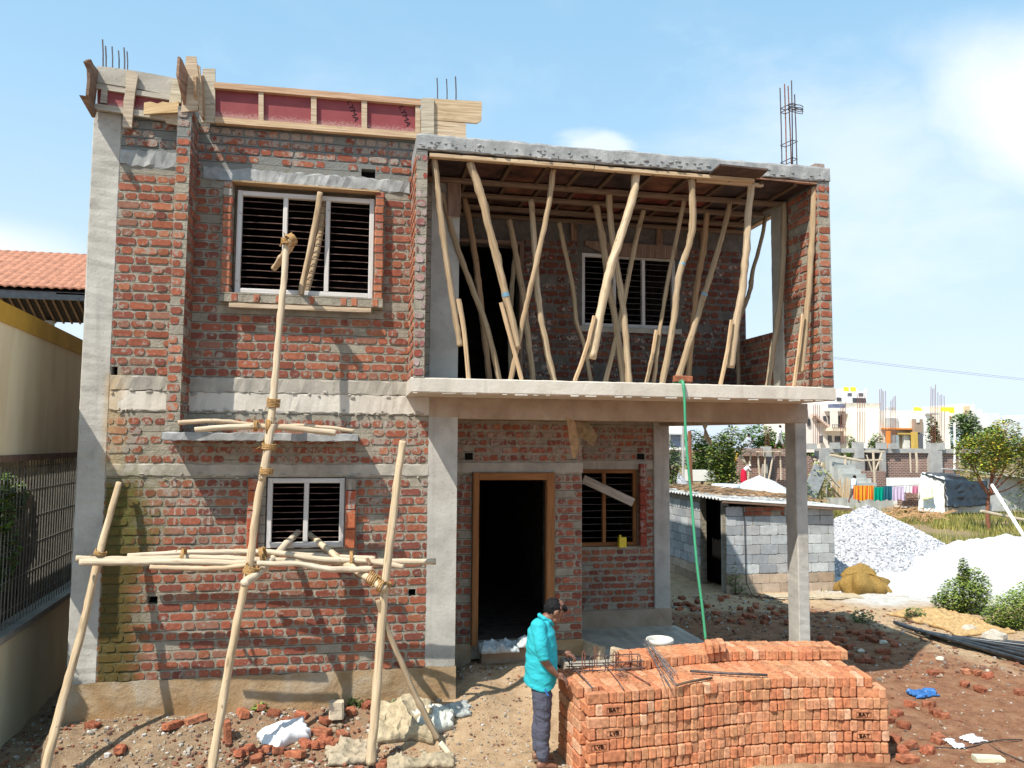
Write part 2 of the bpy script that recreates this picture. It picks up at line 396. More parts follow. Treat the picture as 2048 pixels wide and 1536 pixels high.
simple('hair', (.010, .009, .010), .7, .3, 60, .003, .15)
def f_cloth(c, sc=9, d=.02):
    def f(n, b):
        p = n.pos(); a = n.noise(n.map(p, (1, 1, 1.7)), sc, 3, .5, .8); w = n.noise(p, 120, 2, .5)
        col = n.ramp(w, [(.3, tuple(k*.88 for k in c)), (.7, tuple(min(1, k*1.06) for k in c))])
        col = n.mix(1, col, n.attr('tint'), 'MULTIPLY'); return col, n.add(a, n.mul(w, .03)), d
    return f
material('shirt_cyan', f_cloth((.03, .40, .46), 8, .018), .8, .2)
material('trouser_grey', f_cloth((.085, .09, .125), 7, .015), .85, .15)
material('cloth', f_cloth((1, 1, 1), 14, .012), .9, .1)
simple('sandal', (.20, .15, .11), .8, .2, 30)
def f_yellowwall(n, b):
    p = n.pos(); a = n.noise(n.map(p, (1.2, 1.2, .35)), 2, 6, .6, .3); c = n.noise(p, 40, 3); z = n.sep(p)[2]
    col = n.ramp(a, [(.3, (.72, .61, .39)), (.55, (.84, .74, .50)), (.75, (.87, .78, .57))])
    return col, n.add(n.mul(a, .2), n.mul(c, .3)), .004
material('beige_plaster', f_yellowwall, .85, .2)
def f_dirtywall(n, b):
    p = n.pos(); a = n.noise(p, 3, 6, .65, .5)
    return n.ramp(a, [(.35, (.025, .02, .015)), (.55, (.12, .09, .06)), (.75, (.25, .21, .15))]), a, .02
material('dirty_wall', f_dirtywall, .95, .1)
def f_ground(n, b):
    p = n.pos(); x, y, z = n.sep(p)[:3]
    a = n.noise(p, .9, 7, .6, .4); c = n.noise(p, 5.5, 6, .7); f = n.noise(p, 38, 5, .75); f2 = n.noise(p, 150, 3, .7)
    red = n.ramp(c, [(.3, (.18, .080, .045)), (.5, (.30, .15, .085)), (.72, (.39, .225, .135))])
    tan = n.ramp(c, [(.3, (.37, .245, .145)), (.5, (.50, .35, .215)), (.72, (.59, .44, .29))])
    grey = n.ramp(c, [(.3, (.20, .135, .085)), (.55, (.35, .25, .16)), (.75, (.48, .37, .26))])
    xw = n.add(x, n.mul(n.math('SUBTRACT', a, .5), 2.4)); yw = n.add(y, n.mul(n.math('SUBTRACT', a, .5), 3.0))
    # red soil right of the stack, tan trodden earth by the porch, grey rubble earth before the wall
    mr = n.mul(n.step(xw, 4.2, 5.2), n.step(yw, 5.6, 4.6))
    col = n.mix(n.step(xw, .2, 1.0), grey, tan)
    col = n.mix(n.mul(n.mul(n.step(xw, -1.6, -.8), n.step(xw, .9, .2)), n.step(c, .42, .6)), col, red)
    col = n.mix(mr, col, red)
    tr = n.mul(n.mul(n.step(xw, 8.6, 9.6), n.step(yw, .6, 1.4)), n.step(yw, 6.8, 5.4))
    col = n.mix(tr, col, tan)
    wh = n.mul(n.mul(n.step(x, 9.4, 10.6), n.step(x, 22, 18)), n.mul(n.step(yw, 4.4, 5.6), n.step(yw, 10.5, 9)))
    col = n.mix(n.mul(wh, n.step(c, .25, .5)), col, (.58, .57, .54))
    far = n.step(yw, 9, 12)
    fc = n.ramp(n.noise(p, .35, 6, .6), [(.35, (.13, .13, .05)), (.5, (.26, .20, .11)), (.65, (.34, .24, .15))])
    col = n.mix(far, col, fc)
    col = n.mix(n.mul(n.step(f, .58, .68), .45), col, (.47, .40, .31))
    col = n.mix(n.mul(n.step(f, .42, .34), .5), col, (.09, .055, .038))
    col = n.mix(.25, col, n.ramp(f2, [(.3, (.5, .5, .5)), (.7, (1.5, 1.5, 1.5))]), 'MULTIPLY')
    h = n.add(n.add(n.mul(c, .6), n.mul(f, .5)), n.mul(f2, .15))
    return col, h, .05
material('soil', f_ground, .97, .05)
M = MATS

# ------------------------------------------------------------------ ground
def sstep(a, b, x):
    t = min(1, max(0, (x-a)/(b-a))); return t*t*(3-2*t)
def gz(x, y):
    h = .26*sstep(-1.15, -.15, y)*(1-sstep(1.1, 2.0, x))*(1-sstep(.3, 1.2, y))*sstep(-3.15, -2.85, x)
    h += .22*sstep(-.9, .3, y)*sstep(1.1, 1.6, x)*(1-sstep(4.6, 5.2, x))*(1-sstep(2.4, 2.9, y))
    h += .16*sstep(.1, .85, y)*sstep(1.1, 1.3, x)*(1-sstep(2.5, 2.8, x))*(1-sstep(1.3, 1.6, y))
    h += -.08*(1-sstep(-3.2, -2.9, x))
    return h
def gfull(x, y):
    h = gz(x, y); near = 1-sstep(9, 16, abs(y-1)+max(0, abs(x-4)-9))
    h += near*(.035*fbm(x, y, 0, .9)+.022*fbm(x, y, 3, 3.2)+.010*abs(fbm(x, y, 6, 9)))
    if x > 5 and y < 6: h += .05*sstep(5, 7, x)*max(0, fbm(x, y, 9, .7))*near
    return h
def axis(lo, a, b, hi, st, k=1.22):
    out = list(np.arange(a, b, st)); s = st; v = out[-1]
    while v < hi: s = min(s*k, 60); v += s; out.append(v)
    s = st; v = a
    while v > lo: s = min(s*k, 60); v -= s; out.insert(0, v)
    return out
xs = axis(-300, -4, 14, 500, .05); ys = axis(-30, -3.2, 9, 600, .05)
vs = [(x, y, gfull(x, y)) for y in ys for x in xs]; w = len(xs)
fs = [(j*w+i, j*w+i+1, (j+1)*w+i+1, (j+1)*w+i) for j in range(len(ys)-1) for i in range(len(xs)-1)]
g = MB().add(vs, fs); structure(g.build('ground', M['soil'], loc=(0, 0, 0), smooth=True), 'bare red and tan earth of the building plot')
del vs, fs

# ------------------------------------------------------------------ brickwork
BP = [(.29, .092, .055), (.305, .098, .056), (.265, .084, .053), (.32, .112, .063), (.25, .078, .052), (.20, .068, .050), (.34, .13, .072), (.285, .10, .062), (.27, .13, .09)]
BP_SHADED = [tuple(v*.5 for v in c) for c in BP]  # wall bricks darkened to carry the shade of the balcony recess
def face_brick(mb, O, Uv, N, u0, u1, z0, z1, depth, col, jag=1):
    """one irregular brick face: rounded uneven outline raised off the mortar"""
    w = u1-u0; h = z1-z0; pts = []; dr = U(0, .010) if w > .12 and jag < 1.5 else 0
    r = min(.018, h*.3)
    nx = max(2, int(w/.035)); e = .0042*jag
    for i in range(nx+1): pts.append((u0+r+(w-2*r)*i/nx, z0+U(-e, e)+dr*abs(mn.noise(Vector((i*.7, z0*9, u0*3))))))
    pts.append((u1+U(-e, e), z0+r)); pts.append((u1+U(-e, e), z1-r))
    for i in range(nx, -1, -1): pts.append((u0+r+(w-2*r)*i/nx, z1+U(-e, e)*1.2-dr*1.3*abs(mn.noise(Vector((i*.7+9, z0*9, u0*3))))))
    pts.append((u0+U(-e, e), z1-r)); pts.append((u0+U(-e, e), z0+r))
    n = len(pts); cx = (u0+u1)/2; cz = (z0+z1)/2
    t1 = U(-.0015, .0015); t2 = U(-.0015, .0015)
    A = [O+Uv*u+Vector((0, 0, z))+N*(depth+t1*(u-cx)/w*2+t2) for u, z in pts]
    B = [O+Uv*(cx+(u-cx)*1.02)+Vector((0, 0, cz+(z-cz)*1.06))-N*.003 for u, z in pts]
    mb.add(A+B, [tuple(range(n))]+[((i+1) % n, i, n+i, n+(i+1) % n) for i in range(n)], col)
def bricks(O, Uv, N, L, z0, z1, holes=(), pitch=.1015, bh=.076, bl=.222, hl=.106, gap=.022, depth=.009, skip=.05, pal=BP, phase=0, jag=1, flem=True):
    O = Vector(O); Uv = Vector(Uv); N = Vector(N); mb = MB(); z = z0+.012; k = phase
    while z+bh < z1:
        u = (-.178 if k % 2 else 0)+U(-.02, .012); st = True
        allh = (flem and (k == phase or random.random() < .05 or z+pitch*1.02+bh > z1))
        while u < L:
            ln = (hl if (allh or not st) else bl)*U(.93, 1.07); a = max(u, .006); b = min(u+ln, L-.006)
            segs = [(a, b)]
            for (h0, h1, q0, q1) in holes:
                if z+bh > q0 and z < q1:
                    ns = []
                    for (s0, s1) in segs:
                        if s1 <= h0 or s0 >= h1: ns.append((s0, s1))
                        else:
                            if s0 < h0-.03: ns.append((s0, h0-.008))
                            if s1 > h1+.03: ns.append((h1+.008, s1))
                    segs = ns
            for (s0, s1) in segs:
                if s1-s0 > .028 and random.random() > skip:
                    c = random.choice(pal); m = U(.82, 1.15); dz = U(-.003, .003)
                    face_brick(mb, O, Uv, N, s0, s1, z+dz+U(0, .006), z+bh+dz-U(0, .007), depth*U(.5, 1.4), tuple(q*m for q in c), jag)
            u += ln+gap*U(.7, 1.4)
            st = (not st) if flem else st
        z += pitch; k += 1
    return mb
def walled(x0, x1, z0, z1, y0, y1, holes=(), rough=0):
    """wall slab facing -Y with rectangular openings (x0,x1,z0,z1)"""
    mb = MB(); X = sorted({x0, x1, *[min(max(h[i], x0), x1) for h in holes for i in (0, 1)]}); Z = sorted({z0, z1, *[min(max(h[i], z0), z1) for h in holes for i in (2, 3)]})
    def solid(i, j):
        if i < 0 or j < 0 or i >= len(X)-1 or j >= len(Z)-1: return False
        cx = (X[i]+X[i+1])/2; cz = (Z[j]+Z[j+1])/2
        return not any(h[0] < cx < h[1] and h[2] < cz < h[3] for h in holes)
    for i in range(len(X)-1):
        for j in range(len(Z)-1):
            if not solid(i, j): continue
            a, b, c, d = X[i], X[i+1], Z[j], Z[j+1]
            mb.add([(a, y0, c), (b, y0, c), (b, y0, d), (a, y0, d)], [(0, 1, 2, 3)]); mb.add([(a, y1, c), (b, y1, c), (b, y1, d), (a, y1, d)], [(3, 2, 1, 0)])
            if not solid(i-1, j): mb.add([(a, y0, c), (a, y1, c), (a, y1, d), (a, y0, d)], [(3, 2, 1, 0)])
            if not solid(i+1, j): mb.add([(b, y0, c), (b, y1, c), (b, y1, d), (b, y0, d)], [(0, 1, 2, 3)])
            if not solid(i, j-1): mb.add([(a, y0, c), (b, y0, c), (b, y1, c), (a, y1, c)], [(3, 2, 1, 0)])
            if not solid(i, j+1): mb.add([(a, y0, d), (b, y0, d), (b, y1, d), (a, y1, d)], [(0, 1, 2, 3)])
    return mb
def slabmesh(lo, hi, seg=.06, amp=.006, top=0, mi=0, col=(1, 1, 1)):
    """cast concrete block: box with edges that run slightly uneven"""
    lo = Vector(lo); hi = Vector(hi); s = hi-lo; ax = max(range(3), key=lambda i: s[i]); n = max(2, int(s[ax]/seg))
    o = [i for i in range(3) if i != ax]; mb = MB(); c = min(s[o[0]], s[o[1]])*.07; c = min(c, .012)
    prof = [(c, 0), (s[o[0]]-c, 0), (s[o[0]], c), (s[o[0]], s[o[1]]-c), (s[o[0]]-c, s[o[1]]), (c, s[o[1]]), (0, s[o[1]]-c), (0, c)]
    vs = []
    for i in range(n+1):
        for k, (p, q) in enumerate(prof):
            v = lo.copy(); v[ax] += s[ax]*i/n; v[o[0]] += p+U(-amp, amp)*.5; v[o[1]] += q+U(-amp, amp)+(top*abs(mn.noise(Vector((i*.35, k, 0)))) if k in (4, 5) else 0)
            vs.append(v)
    fs = [tuple(range(8)), tuple(n*8+7-k for k in range(8))]
    for i in range(n):
        for k in range(8): fs.append((i*8+(k+1) % 8, i*8+k, (i+1)*8+k, (i+1)*8+(k+1) % 8))
    return mb.add(vs, fs, col, None, mi)

# ================================================================== THE HOUSE
H = thing('unfinished_house', (1.0, 0, .25), 'two storey brick house under construction with bare concrete frame and propped balcony roof', 'house')
X0, X1 = -2.86, 1.205
lowwin = (-.92, -.06, 1.97, 2.765); upwin = (-1.36, .205, 4.80, 6.055)
vents = [(.04, .20, 6.20, 6.35), (-2.10, -2.0, 1.42, 1.50), (.67, .75, 1.42, 1.50), (-2.60, -2.50, 3.865, 3.96)]
fw = walled(-2.58, .875, .60, 6.78, 0, .23, [lowwin, upwin]+vents)
fwo = fw.build('front_wall', M['mortar'], H)
# brick faces; courses avoid the cast bands
hol = lambda *hs: [(a+2.58, b+2.58, c, d) for a, b, c, d in hs]
mb = bricks((-2.58, 0, 0), (1, 0, 0), (0, -1, 0), 3.455, .62, 2.775, hol((-1.12, .07, 1.955, 2.80), *vents), skip=.03)
m2_ = bricks((-2.58, 0, 0), (1, 0, 0), (0, -1, 0), 3.455, 2.915, 3.49, hol(), skip=.08, phase=1); m2_.build('brick_courses', M['wall_brick'], fwo)
m2_ = bricks((-2.58, 0, 0), (1, 0, 0), (0, -1, 0), 3.40, 3.87, 6.75, hol((-1.50, .32, 4.66, 6.07), (-1.72, .58, 6.085, 6.235), (-2.58, -1.9, 6.18, 6.36), *vents), skip=.035, phase=2, gap=.018); m2_.build('brick_courses', M['wall_brick'], fwo)
mb.build('brick_courses', M['wall_brick'], fwo)
# vents are short dark tunnels
for a, b, c, d in vents: MB().box((a-.004, .12, c-.004), (b+.004, .14, d+.004)).build('vent_hole', M['dark_void'], fwo)
# putlog holes broken into the wall
# cast columns and bands
slabmesh((-2.862, -.008, .18), (-2.565, .25, 6.76), amp=.004).build('corner_column', M['concrete'], H)
MB().box((.868, -.007, .30), (1.208, .30, 3.69)).build('porch_column', M['concrete'], H)
MB().box((.868, -.005, 3.856), (1.20, .28, 6.30)).build('balcony_column', M['concrete'], H)
slabmesh((-2.566, -.012, 2.778), (.869, .1, 2.912), amp=.008).build('lintel_band', M['concrete_old'], H)
slabmesh((-2.566, -.014, 3.487), (.869, .1, 3.70), amp=.010).build('floor_beam', M['concrete_warm'], H)
slabmesh((-2.566, -.020, 3.70), (.62, .1, 3.862), amp=.012).build('floor_slab_edge', M['concrete_old'], H)
slabmesh((-1.70, -.018, 6.085), (.60, .1, 6.235), amp=.018).build('window_lintel', M['concrete_grey'], H)
slabmesh((-2.57, -.014, 6.19), (-1.90, .1, 6.36), amp=.02).build('mortar_patch', M['concrete_grey'], H)
pl = MB()
def plf(u, v):
    x = -2.87+u*4.09; z = .02+v*.61
    return (x, -.018-.035*(1-v)*max(0, .7+fbm(x, z, 0, 2.2))-.006*fbm(x, z, 4, 8), z+(.012*fbm(x, 0, 1, 5) if v > .98 else 0))
pl.grid(plf, 110, 14); pl.box((-2.868, .02, .0), (1.21, .28, .62)); pl.build('plinth', M['plinth_plaster'], H, smooth=True)

# brick on edge surrounds of the two front windows
def surround(x0, x1, z0, z1, w, proj, sill, pal, parent, nm='window_surround', zt=None):
    mbs = [MB(), MB()]; z = z0
    while z < z1-.02:
        hgt = min(.085*U(.9, 1.1), z1-z)
        for mb, xa in zip(mbs, (x0-w, x1)):
            if random.random() < .88: c = random.choice(pal)
            else: c = (.30, .27, .23)
            e = U(-.006, .006); mb.bar((xa+w/2+e, -proj/2+e*.5+.02, z+.006), (xa+w/2+e, -proj/2+e*.5+.02, z+hgt-.01), w-.006, proj+.04, (0, 1, 0), c, j=.05)
        z += hgt+.004
    ob = mbs[0].build(nm, M['wall_brick'], parent); mbs[1].build(nm, M['wall_brick'], parent)
    m3 = MB(); m3.box((x0-w+.008, -proj+.012, z0), (x0-.008, .01, z1)); m3.box((x1+.008, -proj+.012, z0), (x1+w-.008, .01, z1))
    if sill: m3.box((x0-w, -proj-.01, z0-.10), (x1+w, .01, z0+.002))
    m3.build('surround_mortar', M['mortar'], ob)
    if sill:
        x = x0-w+.01
        while x < x1+w-.06:
            if random.random() < .55:
                c = random.choice(pal); m4 = MB(); m4.bar((x+.03, -proj-.004, z0-.09), (x+.03, -proj-.004, z0-.012), .062, .03, (0, 1, 0), c, j=.05); m4.build('sill_brick', M['wall_brick'], ob)
            x += .118
    return ob
OR = [(.37, .13, .07), (.42, .16, .085), (.32, .10, .06), (.38, .15, .09)]
surround(-1.36, .205, 4.80, 6.055, .105, .11, True, OR, H)
def jambs():
    mbs = [MB(), MB()]; z = 1.985
    while z < 2.76:
        hgt = min(.215, 2.765-z)
        for mb, xa in zip(mbs, (-1.105, -.055)): mb.bar((xa+.06, -.035, z), (xa+.06, -.035, z+hgt-.012), .115, .11, (0, 1, 0), random.choice([(.42, .115, .05), (.38, .09, .045), (.26, .22, .18), (.44, .13, .06)]), j=.03)
        z += hgt
    for mb in mbs: mb.build('window_surround', M['wall_brick'], H)
jambs()
def window(x0, x1, z0, z1, y, lights, nb, parent, mat='frame_paint', fwid=.055, name='window', barmat='bar_rust', gaps=True, back=True):
    fr = MB(); t = .07
    fr.bar((x0+fwid/2, y, z0), (x0+fwid/2, y, z1), fwid, t, (0, 1, 0)); fr.bar((x1-fwid/2, y, z0), (x1-fwid/2, y, z1), fwid, t, (0, 1, 0))
    fr.bar((x0+fwid, y, z1-fwid/2), (x1-fwid, y, z1-fwid/2), t-.002, fwid); fr.bar((x0+fwid, y, z0+fwid/2), (x1-fwid, y, z0+fwid/2), t-.002, fwid)
    wd = (x1-x0-2*fwid); xs_ = [x0+fwid+wd*i/lights for i in range(lights+1)]
    for x in xs_[1:-1]: fr.bar((x, y-.001, z0+fwid), (x, y-.001, z1-fwid), fwid*.95, t-.004, (0, 1, 0))
    win = fr.build(name, M[mat], parent); k = 0
    zz = [z0+fwid+(z1-z0-2*fwid)*(i+.7)/(nb+.4) for i in range(nb)]
    for i in range(lights):
        br = MB(); a = xs_[i]+(0 if i == 0 else fwid*.47); b = xs_[i+1]-(0 if i == lights-1 else fwid*.47)
        for z in zz: br.tube([(a, y+.01, z+U(-.004, .004)), ((a+b)/2, y+.01+U(-.004, .004), z), (b, y+.01, z+U(-.004, .004))], .0046, 6)
        br.build('bars', M[barmat], win)
    return win
window(-1.325, .20, 4.82, 5.99, .02, 3, 13, H)
window(-.905, -.065, 1.99, 2.755, .03, 2, 9, H)
# boards of the upper window: lintel shuttering above, batten below
MB().bar((-1.37, -.055, 6.062), (.25, -.06, 6.052), .13, .022, j=.06, col=(.9, .8, .65)).build('lintel_shutter_board', M['plank'], H)
MB().bar(P(458, 610, Y=-.13), P(742, 621, Y=-.13), .03, .05, j=.12).build('sill_batten', M['plank'], H)
# painted mark on a sill brick
Mt = Matrix(((1, 0, 0, 0), (0, 0, -1, 0), (0, 1, 0, 0), (0, 0, 0, 1)))
tp = P(517, 598, Y=-.142); textmesh('AB', .05, Matrix.Translation(tp) @ Mt, M['wire'], fwo, 'painted_mark')

# fin of half bricks and the sunshade slab it stands on
MB().box((-1.905, -.415, 3.25), (-1.765, .0, 6.74)).build('brick_fin', M['mortar'], H)
fin = [o for o in H.children if o.name.startswith('brick_fin')][0]
fb = bricks((-1.905, -.415, 0), (1, 0, 0), (0, -1, 0), .14, 3.26, 6.72, (), bl=.125, hl=.125, pal=OR+BP[:3], skip=.10, depth=.008)
f2 = bricks((-1.765, -.415, 0), (0, 1, 0), (1, 0, 0), .41, 3.26, 6.72, (), pal=BP, skip=.06); fb.add(f2.v, f2.f); fb.c[-len(f2.c):] = f2.c
fb.build('brick_courses', M['wall_brick'], fin)
slabmesh((-1.93, -.43, 3.168), (.065, .01, 3.25), amp=.007).build('sunshade', M['concrete_grey'], H)

# balcony slab, beam, porch columns
slabmesh((.60, -.80, 3.692), (5.60, 2.70, 3.852), amp=.0025).build('balcony_slab', M['concrete_warm'], H)
drip = MB(); x = .62
while x < 5.55:
    l = U(.04, .16); drip.bar((x, -.788+U(0, .004), 3.688), (x+l, -.788+U(0, .004), 3.688), .02, U(.008, .020), j=.3); x += l+U(.02, .3)
drip.build('slab_drip_edge', M['concrete_warm'], H)
slabmesh((1.205, -.005, 3.445), (5.72, .26, 3.70), amp=.004).build('porch_beam', M['concrete_tan'], H)
MB().box((.875, -.010, 3.46), (1.212, .02, 3.695)).build('beam_end', M['concrete_tan'], H)
slabmesh((5.545, .0, -.1), (5.70, .26, 3.445), amp=.003).build('slender_column', M['concrete'], H)
MB().bar((4.74, 2.6, 3.55), (5.62, .26, 3.55), .20, .2).build('side_beam', M['concrete_tan'], H)
# porch walls: door wall at y=1, window wall at y=2.5
dw = (1.54, 2.63, .60, 2.78)
w1 = walled(1.0, 3.01, .42, 3.70, 1.0, 1.23, [dw]).build('door_wall', M['mortar'], H)
mb = bricks((1.2, 1, 0), (1, 0, 0), (0, -1, 0), 1.81, .62, 2.775, [(.335, 1.44, .5, 2.8)], skip=.08); q = bricks((1.2, 1, 0), (1, 0, 0), (0, -1, 0), 1.81, 2.92, 3.46, [(.24, .36, 2.93, 3.04)], phase=1); q.build('brick_courses', M['wall_brick'], w1)
mb.build('brick_courses', M['wall_brick'], w1)
slabmesh((1.21, .985, 2.782), (3.02, 1.1, 2.915), amp=.005).build('lintel_band', M['concrete_old'], H)
MB().box((1.44, .99, 2.945), (1.54, 1.0, 3.035)).build('vent_hole', M['dark_void'], w1)
MB().box((2.63, .985, .30), (3.02, 1.0, .62)).build('wall_plinth', M['plinth_plaster'], H); MB().box((1.2, .985, .30), (1.54, 1.0, .62)).build('wall_plinth', M['plinth_plaster'], H)
df = MB(); df.bar((1.58, .99, .60), (1.58, .99, 2.785), .085, .12, (0, 1, 0)); df.bar((2.57, .99, .60), (2.57, .99, 2.785), .11, .12, (0, 1, 0)); df.bar((1.62, .99, 2.735), (2.52, .99, 2.735), .118, .095)
df.build('door_frame', M['door_wood'], H)
w2 = walled(2.9, 4.63, .40, 3.70, 2.5, 2.73, [(3.30, 4.36, 1.60, 2.775)]).build('porch_window_wall', M['mortar'], H)
mb = bricks((3.0, 2.5, 0), (1, 0, 0), (0, -1, 0), 1.62, .66, 2.775, [(.28, 1.40, 1.58, 2.8)]); q = bricks((3.0, 2.5, 0), (1, 0, 0), (0, -1, 0), 1.62, 2.92, 3.46, [(1.33, 1.47, 2.92, 3.03)], phase=1); q.build('brick_courses', M['wall_brick'], w2)
mb.build('brick_courses', M['wall_brick'], w2)
MB().box((4.34, 2.49, 2.93), (4.46, 2.5, 3.02)).build('vent_hole', M['dark_void'], w2)
slabmesh((3.02, 2.486, 2.782), (4.63, 2.6, 2.915), amp=.005).build('lintel_band', M['concrete_old'], H)
jb = MB(); z = 1.60
while z < 2.76: jb.bar((4.415, 2.47, z), (4.415, 2.47, z+.20), .11, .1, (0, 1, 0), (.28, .065, .04)); z += .212
jb.build('window_surround', M['wall_brick'], H)
slabmesh((4.60, 2.46, .40), (4.86, 2.74, 3.70), amp=.003).build('rear_column', M['concrete'], H)
window(3.30, 4.36, 1.60, 2.775, 2.60, 2, 10, H, 'door_wood', .06, barmat='rebar')
MB().box((3.01, 2.44, .34), (4.87, 2.5, .66)).build('wall_plinth', M['concrete_tan'], H)
MB().box((3.0, 1.23, .42), (3.012, 2.5, 3.69)).build('recess_side_wall', M['mortar'], H)
slabmesh((2.72, .45, .12), (4.95, 2.5, .395), amp=.012, seg=.1).build('porch_floor', M['concrete_old'], H)
slabmesh((1.66, .86, .30), (2.58, 1.02, .585), amp=.016, seg=.12).build('door_step', M['concrete_tan'], H)
# upper back wall of the balcony, recess shade put into its colours
ub = walled(1.0, 5.57, 3.85, 6.45, 1.3, 1.5, [(1.36, 2.20, 3.86, 5.88), (3.10, 4.50, 4.80, 5.84)]).build('balcony_back_wall', M['mortar_shaded'], H)
bricks((1.2, 1.3, 0), (1, 0, 0), (0, -1, 0), 4.36, 3.86, 6.05, [(.1, 1.06, 3.8, 5.92), (1.84, 3.36, 4.78, 6.02)], pal=BP_SHADED).build('brick_courses', M['wall_brick'], ub)
window(3.10, 4.50, 4.80, 5.84, 1.36, 3, 11, H, 'frame_paint', .05, barmat='rebar')
ds = MB(); ds.bar((2.22, 1.27, 3.86), (2.22, 1.27, 5.92), .05, .08, (0, 1, 0)); ds.bar((1.34, 1.27, 5.90), (2.20, 1.27, 5.90), .08, .05); ds.build('door_frame', M['plank_dark'], H)
slabmesh((3.05, 1.26, 4.72), (4.56, 1.4, 4.80), amp=.006).build('window_sill', M['concrete_old'], H)
MB().prism([(3.13, 1.24, 5.93), (3.45, 1.24, 5.80), (4.5, 1.24, 5.80), (4.5, 1.24, 5.99), (3.13, 1.24, 5.99)], (0, .03, 0)).build('lintel_shutter_board', M['plank_dark'], H)
# balcony side walls: left fin, right fin with column and low parapet
lf = MB().box((.622, -.80, 3.852), (.738, .0, 6.33)).build('balcony_side_wall', M['mortar'], H)
a = bricks((.622, -.80, 0), (1, 0, 0), (0, -1, 0), .116, 3.86, 6.3, (), bl=.10, hl=.10, pal=[(.30, .12, .11), (.34, .20, .18), (.28, .07, .05), (.40, .30, .28)], skip=.12)
b = bricks((.622, 0, 0), (0, -1, 0), (-1, 0, 0), .79, 3.86, 6.3, (), pal=OR, skip=.12); a.add(b.v, b.f); a.c[-len(b.c):] = b.c
b = bricks((.738, -.79, 0), (0, 1, 0), (1, 0, 0), .78, 3.86, 6.3, (), pal=BP, skip=.1); a.add(b.v, b.f); a.c[-len(b.c):] = b.c
a.build('brick_courses', M['wall_brick'], lf)
rf = MB().box((5.42, -.80, 3.852), (5.575, .0, 6.33)).build('balcony_side_wall', M['mortar'], H)
a = bricks((5.42, -.80, 0), (1, 0, 0), (0, -1, 0), .155, 3.86, 6.33, (), bl=.14, hl=.14, pal=OR+BP[:4], skip=.08)
b = bricks((5.42, 0, 0), (0, -1, 0), (-1, 0, 0), .79, 3.86, 6.3, (), pal=BP+OR, skip=.06); a.add(b.v, b.f); a.c[-len(b.c):] = b.c
a.build('brick_courses', M['wall_brick'], rf)
slabmesh((5.40, .0, 3.852), (5.58, .27, 6.33), amp=.003).build('balcony_column', M['concrete'], H)
pw = MB().box((5.45, .27, 3.852), (5.58, 1.3, 4.66)).build('balcony_parapet', M['mortar'], H)
bricks((5.45, 1.3, 0), (0, -1, 0), (-1, 0, 0), 1.03, 3.86, 4.66, ()).build('brick_courses', M['wall_brick'], pw)
slabmesh((.62, -.81, 6.335), (5.585, 1.55, 6.50), amp=.008, top=.035, seg=.09).build('balcony_roof_slab', M['concrete_grey'], H)
MB().bar((5.50, -.72, 6.545), (5.50, -.5, 6.545), .14, .075, j=.04, col=(.36, .12, .08)).build('parapet_brick', M['wall_brick'], H)
# rough cement spatter along the roof edge
sp = MB()
for i in range(110):
    x = U(.65, 5.55); sp.sphere((x, -.812, U(6.335, 6.43)), (U(.006, .035), .012, U(.004, .014)), 6, 4, jit=.3)
sp.build('cement_spatter', M['concrete_grey'], H)['kind'] = 'stuff'
sp = MB()
for i in range(90): sp.sphere((U(-2.55, .86), -.018, random.choice((3.49, 2.78, 3.70))+U(-.03, .03)), (U(.01, .04), .014, U(.006, .02)), 6, 4, jit=.3)
sp.build('cement_spatter', M['concrete_old'], H)['kind'] = 'stuff'
MB().box((-2.85, .03, 6.79), (.85, .25, 7.14)).build('roof_beam', M['concrete_grey'], H)
# the rest of the shell: side and back walls, floors, inner partitions keep the rooms dark
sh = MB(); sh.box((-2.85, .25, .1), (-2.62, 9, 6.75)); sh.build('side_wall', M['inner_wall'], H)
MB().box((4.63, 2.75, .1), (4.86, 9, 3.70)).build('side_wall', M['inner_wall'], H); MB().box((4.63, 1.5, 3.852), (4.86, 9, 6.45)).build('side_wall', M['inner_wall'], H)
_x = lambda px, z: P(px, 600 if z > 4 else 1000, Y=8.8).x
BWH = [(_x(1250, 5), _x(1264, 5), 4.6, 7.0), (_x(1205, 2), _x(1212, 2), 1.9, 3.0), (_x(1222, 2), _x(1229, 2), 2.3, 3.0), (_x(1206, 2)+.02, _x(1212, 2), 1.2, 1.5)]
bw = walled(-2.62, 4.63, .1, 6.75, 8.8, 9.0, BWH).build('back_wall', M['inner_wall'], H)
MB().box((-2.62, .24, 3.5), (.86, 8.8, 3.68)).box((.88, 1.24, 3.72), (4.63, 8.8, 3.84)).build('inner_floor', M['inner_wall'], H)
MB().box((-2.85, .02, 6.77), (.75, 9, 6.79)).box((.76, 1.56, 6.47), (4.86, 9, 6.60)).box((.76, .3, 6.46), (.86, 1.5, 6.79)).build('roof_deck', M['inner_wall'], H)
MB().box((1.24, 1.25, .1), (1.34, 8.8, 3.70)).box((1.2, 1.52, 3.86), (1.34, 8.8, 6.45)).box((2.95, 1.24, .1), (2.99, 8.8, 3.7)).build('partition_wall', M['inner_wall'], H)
MB().box((-2.6, .24, .4), (1.2, 8.8, .58)).build('ground_floor', M['inner_wall'], H); MB().box((1.34, 1.24, .4), (2.95, 8.8, .58)).build('ground_floor', M['inner_wall'], H); MB().box((3.0, 2.74, .4), (4.6, 8.8, .58)).build('ground_floor', M['inner_wall'], H)
